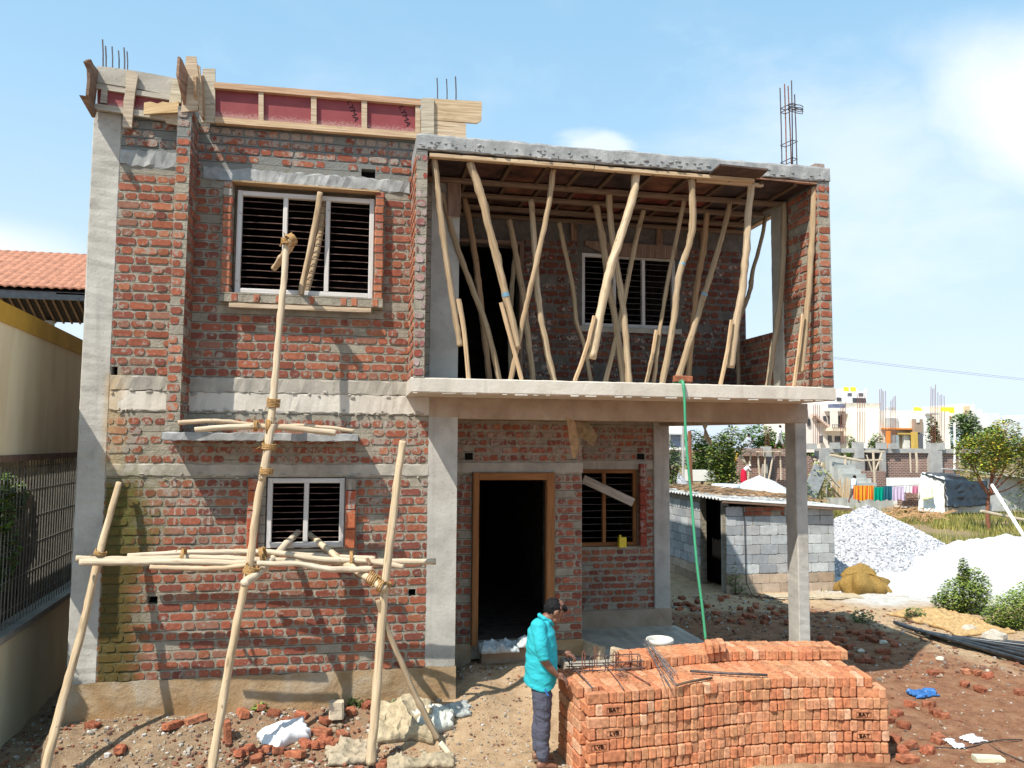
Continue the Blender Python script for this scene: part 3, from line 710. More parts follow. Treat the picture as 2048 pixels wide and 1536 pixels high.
# starter bars
def rods(lst, name, mat, parent=None):
    for (px, pt, pb, Y, r) in lst:
        t = P(px, pt, Y=Y); bq = P(px+1, pb, Y=Y); MB().tube([t, (t+bq)/2+Vector((.004, 0, 0)), bq], r, 6).build(name, M[mat], parent)
rods([(205, 79, 134, .1, .008), (211, 92, 134, .16, .008), (224, 93, 138, .1, .007), (237, 101, 140, .16, .007), (248, 95, 142, .1, .008), (254, 103, 142, .16, .007), (874, 156, 200, .1, .007), (893, 158, 205, .15, .007), (911, 153, 210, .1, .008)], 'starter_bar', 'rebar', H)
cage = thing('rebar_cage', P(1580, 335, Y=.1), 'tall slender rebar cage with stirrups rising from the balcony roof', 'rebar cage')
for (a, b, c, dd, Y, m) in [(1560, 176, 1564, 337, .05, 'rebar'), (1569, 168, 1573, 338, .05, 'rebar_rust'), (1576, 172, 1583, 338, .2, 'rebar_rust'), (1583, 161, 1585, 338, .2, 'rebar'), (1589, 189, 1594, 340, .1, 'rebar')]:
    MB().tube([P(a, b, Y=Y), P((a+c)/2, (b+dd)/2, Y=Y)+Vector((.004, 0, 0)), P(c, dd, Y=Y)], .009, 6).build('bar', M[m], cage)
for (y, sc) in ((215, 1), (223, 1), (289, 0), (324, 0)):
    L = [P(1561, y+2, Y=.03), P(1571, y+5, Y=.02), P(1595-sc*2, y-6, Y=.12), P(1584, y-9, Y=.22)]
    MB().tube([L[0], L[1], L[2], L[3], L[0]], .006, 5, cap=False).build('stirrup', M['rebar'], cage)
for dy in (0, 4, -5):
    L = [P(1578, 214+dy, Y=.1), P(1600, 215+dy, Y=.08), P(1606, 218+dy, Y=.1), P(1605, 224+dy, Y=.14), P(1594, 222+dy, Y=.16), P(1576, 216+dy, Y=.14)]
    MB().tube(L+[L[0]], .006, 5, cap=False).build('loose_stirrup', M['rebar'], cage)

# ------------------------------------------------------------------ roof formwork
FL = thing('beam_formwork', P(270, 225, Y=-.1), 'weathered plank and red plywood shuttering over the left corner column', 'formwork')
yb = -.06
def board(pts, Y, t, name, mat, parent, col=(1, 1, 1)):
    """flat board standing in the plane y=Y, outline given in photo pixels"""
    q = [P(a, b, Y=Y) for a, b in pts]; mb = MB(); n = len(q); L = max((q[i]-q[0]).length for i in range(n)); d = (q[1]-q[0]).normalized()
    vs = q+[p+Vector((0, t, 0)) for p in q]; o = U(0, 30); up = Vector((0, 1, 0)).cross(d)
    g = [((p-q[0]).dot(up)+o, .0, (p-q[0]).dot(d)+o) for p in vs]
    mb.add(vs, [tuple(range(n-1, -1, -1)), tuple(range(n, 2*n))]+[(i, (i+1) % n, n+(i+1) % n, n+i) for i in range(n)], col, g)
    return mb.build(name, M[mat], parent)
board([(195, 177), (360, 207), (362, 240), (195, 217)], yb+.01, .01, 'panel', 'red_ply', FL, (.7, .6, .7))
board([(194, 132), (218, 134), (280, 143), (345, 155), (362, 158), (362, 196), (280, 178), (192, 164)], yb-.015, .03, 'board', 'concrete_old', FL)
board([(190, 166), (360, 194), (360, 203), (190, 176)], yb-.03, .04, 'batten', 'plank_grey', FL)
board([(186, 206), (362, 232), (362, 245), (186, 217)], yb-.03, .05, 'batten', 'plank_grey', FL)
board([(203, 176), (215, 178), (213, 206), (200, 205)], yb-.025, .03, 'cleat', 'plank_grey', FL)
board([(252, 141), (270, 143), (276, 150), (271, 178), (268, 200), (263, 255), (245, 254), (247, 200), (251, 180)], yb-.07, .035, 'cleat', 'plank_grey', FL, (1.05, .95, .85))
board([(345, 158), (362, 160), (362, 205), (338, 205)], yb-.06, .03, 'cleat', 'plank_grey', FL, (1.25, 1.2, 1.05))
board([(288, 205), (300, 203), (315, 207), (325, 203), (342, 206), (357, 202), (358, 224), (287, 228)], yb-.10, .03, 'cleat', 'plank', FL, (1.2, 1.1, .85))
board([(322, 228), (350, 226), (362, 232), (362, 250), (332, 246), (330, 238)], yb-.05, .03, 'cleat', 'plank', FL)
# end board of the corner, edge on and reaching toward the street
def yboard(pts, X0_, t, name, mat, parent, col=(1, 1, 1)):
    q = [Vector(p) for p in pts]; mb = MB(); n = len(q); o = U(0, 30)
    vs = q+[p+Vector((t, 0, 0)) for p in q]; g = [(p.z+o, 0, p.y+o) for p in vs]
    mb.add(vs, [tuple(range(n-1, -1, -1)), tuple(range(n, 2*n))]+[(i, (i+1) % n, n+(i+1) % n, n+i) for i in range(n)], col, g)
    return mb.build(name, M[mat], parent)
def XP(px, py, Y): v = P(px, py, Y=Y); return v
yboard([XP(166, 123, -.42), XP(176, 118, -.42), XP(181, 128, -.3), XP(192, 142, -.05), XP(183, 225, -.05), XP(171, 190, -.32), XP(174, 160, -.34), XP(173, 138, -.36)], 0, .03, 'end_board', 'plank_dark', FL)
yboard([XP(158, 190, -.42), XP(168, 192, -.4), XP(188, 222, -.05), XP(184, 235, -.05), XP(172, 214, -.28)], 0, .03, 'end_board', 'plank_dark', FL)
FF = thing('fin_formwork', P(380, 225, Y=-.4), 'upright planks boxing the top of the brick fin', 'formwork')
board([(372, 112), (392, 113), (398, 160), (396, 220), (362, 224), (367, 165)], -.44, .03, 'board', 'plank', FF)
board([(392, 128), (400, 132), (402, 160), (405, 235), (398, 225), (394, 170)], -.43, .03, 'board', 'plank', FF, (.9, .85, .8))
yboard([XP(355, 113, -.62), XP(360, 120, -.56), XP(372, 148, -.44), XP(368, 215, -.42), XP(356, 165, -.6), XP(352, 150, -.62)], 0, .025, 'side_board', 'plank_dark', FF, (1.4, 1.3, 1.2))
yboard([XP(387, 152, -.5), XP(402, 150, -.1), XP(405, 240, -.1), XP(393, 215, -.4), XP(386, 180, -.5)], 0, .03, 'side_board', 'plank', FF, (.8, .7, .6))
FR = thing('beam_formwork', P(620, 262, Y=-.1), 'long shuttering of four red plywood panels in pale battens along the roof edge', 'formwork')
top = lambda px: 163.5+(px-429)*.0835; bot = lambda px: 245+(px-429)*.0775
board([(405, 137), (430, 137), (430, 245), (402, 244)], -.10, .035, 'upright', 'plank_grey', FR, (1.15, 1.1, 1))
xs_ = [430, 517, 527, 623, 633, 723, 734, 831, 841]
for i in range(4):
    a, b = [(430, 517), (527, 623), (633, 723), (734, 832)][i]
    pn = board([(a-5, top(a)+8), (b+5, top(b)+8), (b+5, bot(b)-4), (a-5, bot(a)-4)], -.055, .012, 'panel', 'red_ply', FR)
for a, b in ((517, 527), (622, 633), (723, 734), (831, 841)):
    board([(a, top(a)+9), (b, top(b)+9), (b, bot(b)-10), (a, bot(a)-10)], -.10, .04, 'upright', 'plank', FR)
board([(428, top(428)), (842, top(842)), (842, top(842)+12), (428, top(428)+12)], -.115, .06, 'rail', 'plank', FR, (1.0, .85, .78))
board([(430, bot(430)-12), (842, bot(842)-12), (842, bot(842)), (430, bot(430))], -.12, .07, 'rail', 'plank', FR, (1.08, 1, .9))
for px, py in ((704, 218), (808, 228)):
    c = P(px, py, Y=-.057); textmesh('PLYMA', .085, Matrix.Translation(c) @ Mt @ Matrix.Rotation(math.radians(-68), 4, 'Z'), M['stamp_dark'], FR, 'stamped_writing', .0008, 1.2)
FE = thing('beam_formwork', P(900, 280, Y=-.1), 'short end shuttering of two pale planks and an upright beside the starter bars', 'formwork')
board([(843, 196), (868, 196), (868, 288), (842, 292)], -.16, .04, 'upright', 'plank_grey', FE, (1.05, 1, .9))
board([(868, 197), (964, 203), (963, 240), (955, 246), (868, 240)], -.12, .035, 'board', 'plank', FE, (1.05, 1, .9))
board([(868, 241), (932, 247), (932, 283), (868, 281)], -.12, .035, 'board', 'plank', FE, (1.1, 1.08, 1.05))

# ------------------------------------------------------------------ balcony soffit shuttering
SF = thing('roof_shuttering', (3.1, 0, 6.2), 'plywood and timber shuttering under the balcony roof slab', 'formwork')
yc = [-.78, -.1, .38, .86, 1.28]
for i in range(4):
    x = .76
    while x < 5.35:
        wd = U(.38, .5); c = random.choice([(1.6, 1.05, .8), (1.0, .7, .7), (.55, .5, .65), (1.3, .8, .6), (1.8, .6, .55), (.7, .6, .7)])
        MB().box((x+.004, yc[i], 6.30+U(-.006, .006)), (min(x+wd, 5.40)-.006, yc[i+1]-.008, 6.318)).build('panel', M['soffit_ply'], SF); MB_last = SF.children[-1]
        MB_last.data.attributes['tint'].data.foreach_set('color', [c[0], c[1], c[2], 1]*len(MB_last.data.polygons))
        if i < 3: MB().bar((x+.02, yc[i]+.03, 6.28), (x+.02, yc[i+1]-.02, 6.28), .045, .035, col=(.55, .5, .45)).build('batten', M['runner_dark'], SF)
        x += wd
def beam_along(Y, z, pts_, w=.08, h=.05, mat='plank', col=(1, 1, 1)):
    for a, b in pts_: MB().bar((a, Y, z+U(-.004, .004)), (b, Y, z+U(-.004, .004)), w, h, j=.04, col=col).build('runner', M[mat], SF)
beam_along(-.76, 6.285, [(.76, 2.62), (2.63, 4.60)], .07, .045, 'plank', (1.05, 1, .9))
beam_along(-.70, 6.265, [(3.9, 4.75)], .06, .04, 'plank')
beam_along(-.77, 6.312, [(4.62, 5.52)], .05, .022, 'plank_dark', (1.5, 1.3, 1.2))
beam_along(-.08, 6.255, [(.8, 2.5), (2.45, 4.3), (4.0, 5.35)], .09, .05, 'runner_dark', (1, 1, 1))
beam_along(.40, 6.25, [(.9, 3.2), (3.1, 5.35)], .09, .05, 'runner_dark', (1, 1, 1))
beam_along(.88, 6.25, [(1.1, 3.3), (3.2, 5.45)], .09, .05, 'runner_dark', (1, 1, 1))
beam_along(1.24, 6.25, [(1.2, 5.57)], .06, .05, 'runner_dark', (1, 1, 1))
MB().bar((5.53, .28, 6.28), (5.56, 1.35, 6.28), .09, .04, j=.05).build('edge_board', M['plank'], SF)
for px in (1147, 1318, 1405):
    t = P(px, 445, Y=1.27); MB().bar((t.x, 1.26, 5.98), (t.x, 1.26, 6.26), .09, .03, (0, 1, 0), (1, .9, .8), j=.05).build('hanger', M['plank_dark'], SF)
lp = MB(); lp.add([P(1418, 350, Y=-.80), P(1440, 331, Y=-1.02), P(1537, 341, Y=-1.02), P(1519, 356, Y=-.80)], [(0, 1, 2, 3)])
vs = [Vector(v) for v in lp.v]; lp = MB().prism(vs, (0, 0, .022)); tag(lp.build('loose_plywood', M['soffit_ply']), 'loose plywood offcut sticking out over the front edge of the balcony shuttering', 'plywood')
ck = MB().bar(P(908, 362, Y=-.05), P(908, 432, Y=-.05), .16, .03, (0, 1, 0), j=.02)
ck.build('hanger', M['plank_dark'], SF)

def knob(p):
    o = U(0, 99); return [v+Vector((mn.noise(Vector((i*.33, o, 0))), 0, mn.noise(Vector((i*.33, o, 9)))))*.006 for i, v in enumerate(p)]
def krad(r):
    o = U(0, 99); r = [x*(1+.07*mn.noise(Vector((i*.45, o, 3)))) for i, x in enumerate(r)]
    for _ in range(max(1, len(r)//9)): r[random.randrange(len(r))] *= U(1.05, 1.13)
    return r
# ------------------------------------------------------------------ timber props on the balcony
ZT = 3.852
def prop(label, pts, Y, r=(.036, .03), splice=None, mat='pole_wood', band=None, bmat=None, Yb=None, ext=True, tint=None):
    Yb = Y if Yb is None else Yb; n = len(pts)
    q = [P(a, b, Y=Y+(Yb-Y)*i/(n-1)) for i, (a, b) in enumerate(pts)]
    if ext and q[-1].z > ZT: dlt = (q[-1]-q[-2]).normalized(); q.append(q[-1]+dlt*((q[-1].z-ZT)/max(.2, -dlt.z)))
    elif ext: q[-1].z = ZT
    sm = knob(smooth_path(q, k=9)); m = len(sm); rad = krad([(r[0]+(r[1]-r[0])*i/(m-1))*.90 for i in range(m)])
    o = thing('timber_prop', tuple(q[-1]), label, 'prop', 'timber props holding up the balcony roof')
    c = tint or random.choice([(1, .97, .92), (1.1, 1.08, 1.04), (.92, .87, .8), (1, .93, .84)])
    pole = MB().tube(sm, rad, 10, c, wob=.22).build('pole', M[mat], o, smooth=True)
    if splice:
        s = [P(a, b, Y=Y-.05) for a, b in splice]
        if s[-1].z > ZT or True:
            dlt = (s[-1]-s[-2]).normalized(); s[-1] = s[-2]+dlt*((s[-2].z-ZT)/max(.2, -dlt.z))
        MB().tube(smooth_path(s), .025, 6, (1.1, 1, .85), wob=.2, flat=.7).build('splice_piece', M['plank'], o)
    if band:
        i = min(range(m), key=lambda k: abs(sm[k].z-P(band, pts[0][1], Y=Y).z) if 0 else abs((sm[k]-P(*band, Y=Y)).length))
        seg = [sm[i-1].lerp(sm[i], .65), sm[i], sm[i].lerp(sm[i+1], .35)]
        MB().tube(seg, rad[i]*1.06, 12, (.22, .42, .55), cap=False).build('paint_band', M['plastic_white'], o, smooth=True)
    return o
F_ = -.70
prop('front row prop nearest the left brick fin, thin pale pole lengthened with a nailed piece', [(868, 318), (878, 400), (893, 520), (912, 640), (921, 692)], F_, (.040, .035), [(917, 598), (928, 660), (937, 757)], ext=False)
prop('thick pale prop second from the left in front, blue paint smear above its splice', [(940, 325), (965, 400), (987, 490), (1012, 590), (1036, 698)], F_, (.052, .045), [(1002, 605), (1025, 690), (1043, 757)], band=(1008, 585), ext=False)
prop('front prop crossing leftwards down over the thick one, cracked pole', [(1107, 338), (1099, 400), (1083, 480), (1060, 580), (1044, 650), (1022, 757)], F_+.08, (.036, .030))
prop('thickest whitish front prop curving down leftward in the middle of the balcony', [(1272, 350), (1266, 395), (1232, 500), (1215, 560), (1183, 717)], F_, (.050, .058), [(1189, 632), (1172, 700), (1150, 762)], ext=False, tint=(1.35, 1.35, 1.32))
prop('S-curved front prop with a blue paint band, standing beside the loose brick', [(1383, 358), (1386, 430), (1378, 490), (1358, 550), (1348, 640), (1325, 766)], F_, (.044, .040), band=(1362, 530))
prop('bulging front prop second from the right, spliced at the bottom', [(1503, 368), (1497, 425), (1493, 500), (1483, 590), (1470, 660), (1461, 735)], F_, (.044, .052), [(1463, 640), (1455, 700), (1441, 770)], ext=False, tint=(1.15, 1.13, 1.1))
prop('front prop at the right brick wall with a flat spliced timber foot', [(1629, 375), (1625, 460), (1619, 560), (1611, 660), (1602, 745)], F_-.03, (.042, .036), [(1606, 628), (1598, 700), (1588, 772)], ext=False)
R2 = -.02
prop('long thin prop leaning from the left corner column toward the right at its foot', [(884, 385), (910, 480), (942, 570), (972, 650), (998, 755)], R2, (.036, .040))
prop('second row prop left of centre, grey split pole leaning slightly right', [(1062, 400), (1069, 500), (1077, 600), (1092, 690), (1107, 760)], R2, (.040, .044))
prop('second row prop behind the whitish one, straight grey pole before the back window', [(1218, 382), (1222, 450), (1238, 560), (1250, 650), (1258, 762)], R2, (.042, .046))
prop('thin knotty prop with a spliced foot in front of the back window', [(1368, 400), (1352, 480), (1336, 560), (1321, 650), (1312, 728)], R2, (.030, .026), [(1313, 660), (1305, 710), (1293, 765)])
prop('stout brown prop with rust marks and small blue patch, right of the back window', [(1462, 398), (1450, 450), (1424, 540), (1408, 590), (1380, 680), (1355, 762)], R2, (.036, .050), band=(1409, 588))
prop('grey bowed prop in front of the slender concrete column', [(1569, 405), (1567, 500), (1561, 600), (1546, 700), (1536, 770)], R2-.1, (.042, .038), tint=(.85, .85, .84))
R3 = .65
prop('dark brown prop in the shade beside the black doorway', [(928, 395), (945, 480), (956, 560), (966, 650), (978, 755)], R3, (.046, .046), tint=(.85, .7, .6))
prop('shaded prop at the right jamb of the balcony doorway', [(1018, 440), (1030, 500), (1048, 600), (1056, 680), (1066, 760)], R3, (.044, .044))
prop('pale thin prop standing in the doorway shade', [(1032, 490), (1024, 570), (1020, 660), (1022, 760)], R3+.3, (.034, .036), tint=(.8, .8, .75))
prop('crooked thin prop with a bump, left of the back window', [(1118, 445), (1134, 520), (1148, 590), (1152, 640), (1168, 690), (1182, 762)], R3, (.034, .030))
prop('rearmost bent prop crossing the left light of the back window', [(1190, 405), (1206, 480), (1216, 560), (1232, 650), (1246, 762)], .4, (.048, .046))
prop('shaded prop leaning left down past the middle mullion of the window', [(1287, 420), (1272, 480), (1256, 560), (1236, 660), (1211, 762)], .4, (.036, .036))
prop('brown prop in the shade right of the back window', [(1414, 425), (1408, 490), (1394, 570), (1385, 660), (1376, 762)], .4, (.044, .038), tint=(.9, .75, .62))
prop('crooked prop with a knot against the sky gap', [(1532, 432), (1520, 490), (1506, 540), (1500, 580), (1490, 610), (1470, 660), (1440, 765)], .55, (.030, .036), tint=(.7, .68, .64))
prop('short thin prop at the far right corner of the back wall', [(1474, 600), (1474, 650), (1477, 762)], .9, (.03, .03), tint=(.8, .78, .75))
# prop standing outside the upper front window, and one behind it
for nm, pts, Y, lab, rr in (('a', [(640, 385), (634, 430), (620, 500), (607, 560), (603, 590)], -.10, 'split pole wedged upright across the upper front window', (.034, .03)), ('b', [(652, 398), (644, 450), (630, 520), (612, 588)], .12, 'grey pole standing inside the upper front window behind its bars', (.036, .034))):
    q = [P(a, b, Y=Y) for a, b in pts]; o = MB().tube(smooth_path(q), [rr[0]]*5*(len(q)-1)[:0] if 0 else rr[0], 10, (1.05, 1, .92), wob=.2).build('timber_prop', M['pole_wood'], smooth=True); tag(o, lab, 'prop', 'poles wedged at the upper front window')
for px in (835, 700, 690, 583):
    pass
lb = MB().bar(P(1348, 757, Y=-.70), P(1382, 759, Y=-.70), .09, .07, j=.03, col=(1, 1, 1)); tag(lb.build('brick', M['loose_brick']), 'single brick lying on the balcony floor edge by the hose', 'brick')

# ------------------------------------------------------------------ scaffold lashed from poles
SC = thing('pole_scaffold', (-1, -.8, .1), 'rope lashed scaffold of peeled poles standing against the front wall', 'scaffold')
def spole(pts, Ys, r, mat='pole_pale', nm='upright', tint=None, wob=.16):
    q = [P(a, b, Y=y) for (a, b), y in zip(pts, Ys)]; sm = knob(smooth_path(q, k=9)); m = len(sm)
    rr = krad([(r[0]+(r[1]-r[0])*i/(m-1))*.93 for i in range(m)])
    MB().tube(sm, rr, 12, tint or random.choice([(1, 1, 1), (.94, .92, .88), (1.04, 1.03, 1)]), wob=wob).build(nm, M[mat], SC, smooth=True); return sm
spole([(86, 1560), (118, 1430), (165, 1255), (200, 1105), (238, 965)], [-1.10, -.9, -.65, -.40, -.14], (.046, .034), 'pole_wood', tint=(1.25, 1.22, 1.15))
spole([(420, 1560), (446, 1400), (475, 1240), (500, 1120), (514, 1010), (536, 900), (548, 800)], [-1.2, -1.05, -.95, -.85, -.8, -.72, -.66], (.044, .036), 'pole_wood', tint=(1.3, 1.27, 1.2))
spole([(524, 960), (536, 880), (548, 780), (560, 640), (568, 560), (574, 480)], [-.78, -.70, -.66, -.60, -.56, -.52], (.040, .036), tint=(1, .97, .9))
spole([(530, 950), (538, 885), (545, 850)], [-.83, -.78, -.74], (.036, .034), tint=(.9, .86, .8))
spole([(741, 1528), (752, 1400), (766, 1210), (781, 1080), (796, 950), (806, 882)], [-1.12, -1.08, -1.0, -.95, -.9, -.86], (.050, .040), 'pole_pale', tint=(.95, .88, .76))
spole([(756, 1200), (776, 1262), (805, 1330), (835, 1400), (876, 1478)], [-1.02, -1.0, -.98, -.96, -.93], (.028, .036), 'pole_wood', 'brace')
# putlogs
spole([(488, 1166), (515, 1148), (545, 1118), (575, 1085), (596, 1065)], [-1.15, -.9, -.5, -.05, .25], (.046, .038), nm='putlog')
spole([(770, 1178), (735, 1155), (680, 1120), (645, 1090), (618, 1068)], [-1.15, -.92, -.5, -.08, .25], (.040, .036), nm='putlog', tint=(1, .95, .85))
spole([(586, 478), (575, 500), (560, 520), (548, 537)], [-.62, -.42, -.2, -.04], (.048, .036), nm='putlog', tint=(.9, .8, .66))
# platform ledgers
zf = lambda n, a, b: [a+(b-a)*i/(n-1) for i in range(n)]
spole([(153, 1117), (250, 1119), (400, 1116), (520, 1120), (700, 1124), (872, 1123)], zf(6, -.42, -.55), (.034, .036), nm='ledger')
spole([(160, 1125), (260, 1124), (400, 1124), (500, 1128)], zf(4, -.62, -.66), (.038, .034), nm='ledger')
spole([(255, 1112), (400, 1104), (520, 1106), (640, 1112), (750, 1117)], zf(5, -.25, -.3), (.030, .030), nm='ledger')
spole([(300, 1134), (380, 1137), (440, 1136), (500, 1130)], zf(4, -.74, -.78), (.026, .024), nm='ledger', tint=(.95, .85, .75))
spole([(514, 1127), (600, 1129), (660, 1138), (745, 1138)], zf(4, -.88, -.9), (.030, .032), nm='ledger')
spole([(470, 1103), (560, 1106), (640, 1118), (720, 1122), (808, 1133)], zf(5, -.4, -.75), (.032, .030), nm='ledger')
spole([(735, 1118), (741, 1131)], [-.72, -.8], (.02, .02), 'pole_wood', 'wedge', tint=(.5, .4, .35))
# upper ledgers
spole([(356, 846), (420, 842), (470, 845), (540, 852), (620, 852), (708, 862)], zf(6, -.5, -.3), (.026, .022), nm='ledger', tint=(.95, .88, .8))
spole([(390, 860), (450, 855), (530, 853), (600, 858), (672, 866)], zf(5, -.62, -.66), (.032, .034), nm='ledger')
def lash(px, py, Y, ax, r, w, n=5):
    """rope turns round an axis plus loose ends"""
    c = P(px, py, Y=Y); ax = Vector(ax).normalized(); u = ax.cross(Vector((0, 1, 0))).normalized(); v = ax.cross(u); mb = MB()
    pts = []
    for i in range(n*10+1):
        a = 2*math.pi*i/10; t = i/(n*10); pts.append(c+ax*(w*(t-.5)+U(-.003, .003))+(u*math.cos(a)+v*math.sin(a))*(r+U(-.002, .004)))
    mb.tube(pts, .0075, 5)
    for k in range(2):
        e = pts[-1 if k else 0]; mb.tube([e, e+Vector((U(-.03, .03), -.02, U(-.04, .05))), e+Vector((U(-.06, .06), -.02, U(-.09, .02)))], .004, 4)
    mb.build('rope_lashing', M['rope'], SC, smooth=True)
lash(547, 806, -.66, (.08, 0, 1), .062, .09, 6); lash(538, 893, -.76, (.1, 0, 1), .066, .06, 5); lash(533, 942, -.80, (.1, 0, 1), .062, .06, 5)
lash(512, 851, -.66, (1, 0, -.05), .05, .03, 3); lash(537, 853, -.70, (1, .1, 0), .07, .05, 4)
lash(582, 480, -.58, (.6, .4, .5), .062, .07, 6); lash(574, 483, -.54, (0, 0, 1), .058, .06, 5)
lash(201, 1106, -.42, (.3, 0, 1), .055, .04, 4); lash(367, 1115, -.5, (1, 0, 0), .085, .03, 3); lash(503, 1140, -.92, (.4, 0, 1), .07, .08, 6)
lash(527, 1112, -.62, (1, 0, .3), .09, .05, 4); lash(745, 1158, -1.0, (1, -.3, -.6), .06, .10, 5); lash(768, 1166, -1.05, (.4, 0, 1), .07, .05, 4); lash(703, 1122, -.6, (1, 0, 0), .10, .03, 3)
lash(762, 1172, -1.13, (1, -.3, -.6), .055, .05, 3)
sp = MB().tube(smooth_path([P(880, 1485, Y=-1.06), P(900, 1510, Y=-1.12), P(935, 1560, Y=-1.25)]), [.03]*9, 8, (1.2, 1.2, 1.15), wob=.3); tag(sp.build('broken_pole', M['pole_pale'], smooth=True), 'short split white pole lying in the rubble below the scaffold brace', 'pole')
# ================================================================== LEFT NEIGHBOUR
def cwp(y, off, z): return (-3.52-.069*y-off, y, z)
def cwbox(y0, y1, o0, o1, z0, z1):
    return MB().add([cwp(y0, o0, z0), cwp(y0, o1, z0), cwp(y1, o1, z0), cwp(y1, o0, z0), cwp(y0, o0, z1), cwp(y0, o1, z1), cwp(y1, o1, z1), cwp(y1, o0, z1)],
                    [(0, 1, 2, 3), (7, 6, 5, 4), (4, 5, 1, 0), (5, 6, 2, 1), (6, 7, 3, 2), (7, 4, 0, 3)])
CW = thing('compound_wall', cwp(0, 0, -.1), 'beige boundary wall with ochre coping above an iron grille beside the house', 'wall')
cwbox(-2.6, 9, 0, .16, -.4, 1.05).build('lower_wall', M['beige_plaster'], CW)
cwbox(-2.6, 9, -.03, .22, 1.05, 1.12).build('ledge', M['concrete_old'], CW)
cwbox(-.9, 9, -.02, .2, 2.93, 3.0).build('beam', M['plank_dark'], CW)
cwbox(-.9, 9, 0, .16, 3.0, 4.345).build('upper_wall', M['beige_plaster'], CW)
cwbox(-.92, 9, -.015, .175, 4.345, 4.55).build('coping', M['yellow_paint'], CW)
gr = MB(); y = -.5
while y < 5: gr.tube([cwp(y, .08, 1.12), cwp(y, .08, 2.93)], .0075, 5); y += .11
for z in (1.3, 1.62, 1.94, 2.26, 2.58, 2.85): gr.tube([cwp(-.5, .09, z), cwp(5, .09, z)], .007, 5)
gr.build('grille', M['grille'], CW)
bk = thing('garden_wall', cwp(1, 1.3, -.2), 'mouldy dark brick wall seen through the iron grille', 'wall')
cwbox(-1.5, 9, 1.2, 1.4, -.3, 3.3).build('wall_face', M['dirty_wall'], bk)
for i in range(4):
    pass
def leaves(mb, c, rad, n, size, cols, flat=.7):
    c = Vector(c)
    for i in range(n):
        while True:
            q = Vector((U(-1, 1), U(-1, 1), U(-1, 1)))
            if q.length < 1 and q.length > U(0, .75): break
        p = c+Vector((q.x*rad[0], q.y*rad[1], q.z*rad[2])); a = U(0, 6.28); s = size*U(.6, 1.4)
        d = Vector((math.cos(a), math.sin(a), U(-.6, .5))).normalized(); sd_ = d.cross(Vector((U(-.5, .5), U(-.5, .5), 1))).normalized()
        col = random.choice(cols); k = U(.75, 1.25); col = tuple(x*k for x in col)
        mb.add([p-d*s*.5, p+sd_*s*.26, p+d*s*.5, p-sd_*s*.26], [(0, 1, 2, 3)], col)
G1 = [(1, 1, 1), (.8, .9, .7), (1.3, 1.2, .8), (.6, .8, .7)]
def plant(loc, label, blobs, n, size, mat='leaf', cols=G1, name='creeper', stems=True, cat='plant', group=None):
    o = thing(name, loc, label, cat, group); mb = MB(); L = Vector(loc)
    for (x, y, z, rx, ry, rz) in blobs: leaves(mb, L+Vector((x, y, z)), (rx, ry, rz), int(n*rx*rz), size, cols)
    mb.build('foliage', M[mat], o)
    if stems:
        st = MB()
        for (x, y, z, rx, ry, rz) in blobs:
            for k in range(3): st.tube([L+Vector((U(-.03, .03), U(-.03, .03), -.02)), L+Vector((x*.6, y*.6, z*.6)), L+Vector((x+U(-rx, rx)*.6, y+U(-ry, ry)*.6, z+rz*.5))], [.012, .008, .003], 5)
        st.build('stem', M['bark'], o)
    return o
plant(cwp(.2, .55, .2), 'dark green creeper filling the iron grille at the left edge', [(.28, 0, 2.2, .25, .45, .5), (.2, .3, 1.7, .3, .45, .5), (.25, -.35, 1.5, .25, .4, .6), (.1, -.8, 1.9, .35, .5, .7), (.2, .6, 2.3, .25, .4, .3)], 11000, .09, mat='leaf', cols=[(1, 1, 1), (1.4, 1.4, 1), (.8, .9, .8)])
RR = thing('tiled_shed', P(80, 650, Y=14), 'open shed with orange clay tile roof behind the boundary wall', 'shed')
def tf(a, b, nu, nv):
    a0, a1 = a; b0, b1 = b; mb = MB()
    def fn(u, v):
        q = Vector(a0).lerp(Vector(a1), u); r = Vector(b0).lerp(Vector(b1), u); p = q.lerp(r, v); fr = (v*nv) % 1
        return p+Vector((0, -.02, .03*abs(math.sin(u*nu*math.pi))+.045*(1-fr)*(v < .999)))
    return mb.grid(fn, nu*4, nv*3, thick=.03)
e0, e1 = P(-260, 577, Y=9), P(230, 582, Y=9); e0.z = e1.z = P(90, 579, Y=9).z
r0 = P(-260, 505, Y=12.2); r1 = P(230, 506, Y=12.2); r0.z = r1.z = P(90, 506, Y=12.2).z; r0.x, r1.x = e0.x-.4, e1.x+.0
tf((e0, e1), (r0, r1), 26, 13).build('tiled_roof', M['tile'], RR, smooth=False)
f0 = Vector((e0.x-.8, 15.2, P(90, 640, Y=15.2).z)); f1 = Vector((e1.x, 15.2, f0.z))
MB().prism([e0-Vector((0, 0, .05)), e1-Vector((0, 0, .05)), r1-Vector((0, 0, .08)), r0-Vector((0, 0, .08))], (0, 0, -.04)).build('roof_underside', M['roof_under'], RR)
MB().prism([r0-Vector((0, 0, .09)), r1-Vector((0, 0, .09)), f1, f0], (0, 0, -.05)).build('roof_underside', M['roof_under'], RR)
rb = MB()
for i in range(26):
    t = i/25; a = r0.lerp(r1, t)-Vector((0, 0, .17)); b = f0.lerp(f1, t)-Vector((0, 0, .07)); rb.bar(a, b, .05, .05)
rb.build('rafters', M['plank_dark'], RR)
MB().bar(e0-Vector((0, -.02, .13)), e1-Vector((0, -.02, .13)), .04, .16).build('fascia', M['pipe_black'], RR)
for x in (-8.5, -5.2):
    MB().box((x, 9.1, -.1), (x+.2, 9.3, e0.z-.15)).build('post', M['far_concrete'], RR); MB().box((x, 14.9, -.1), (x+.2, 15.1, f0.z-.05)).build('post', M['far_concrete'], RR)

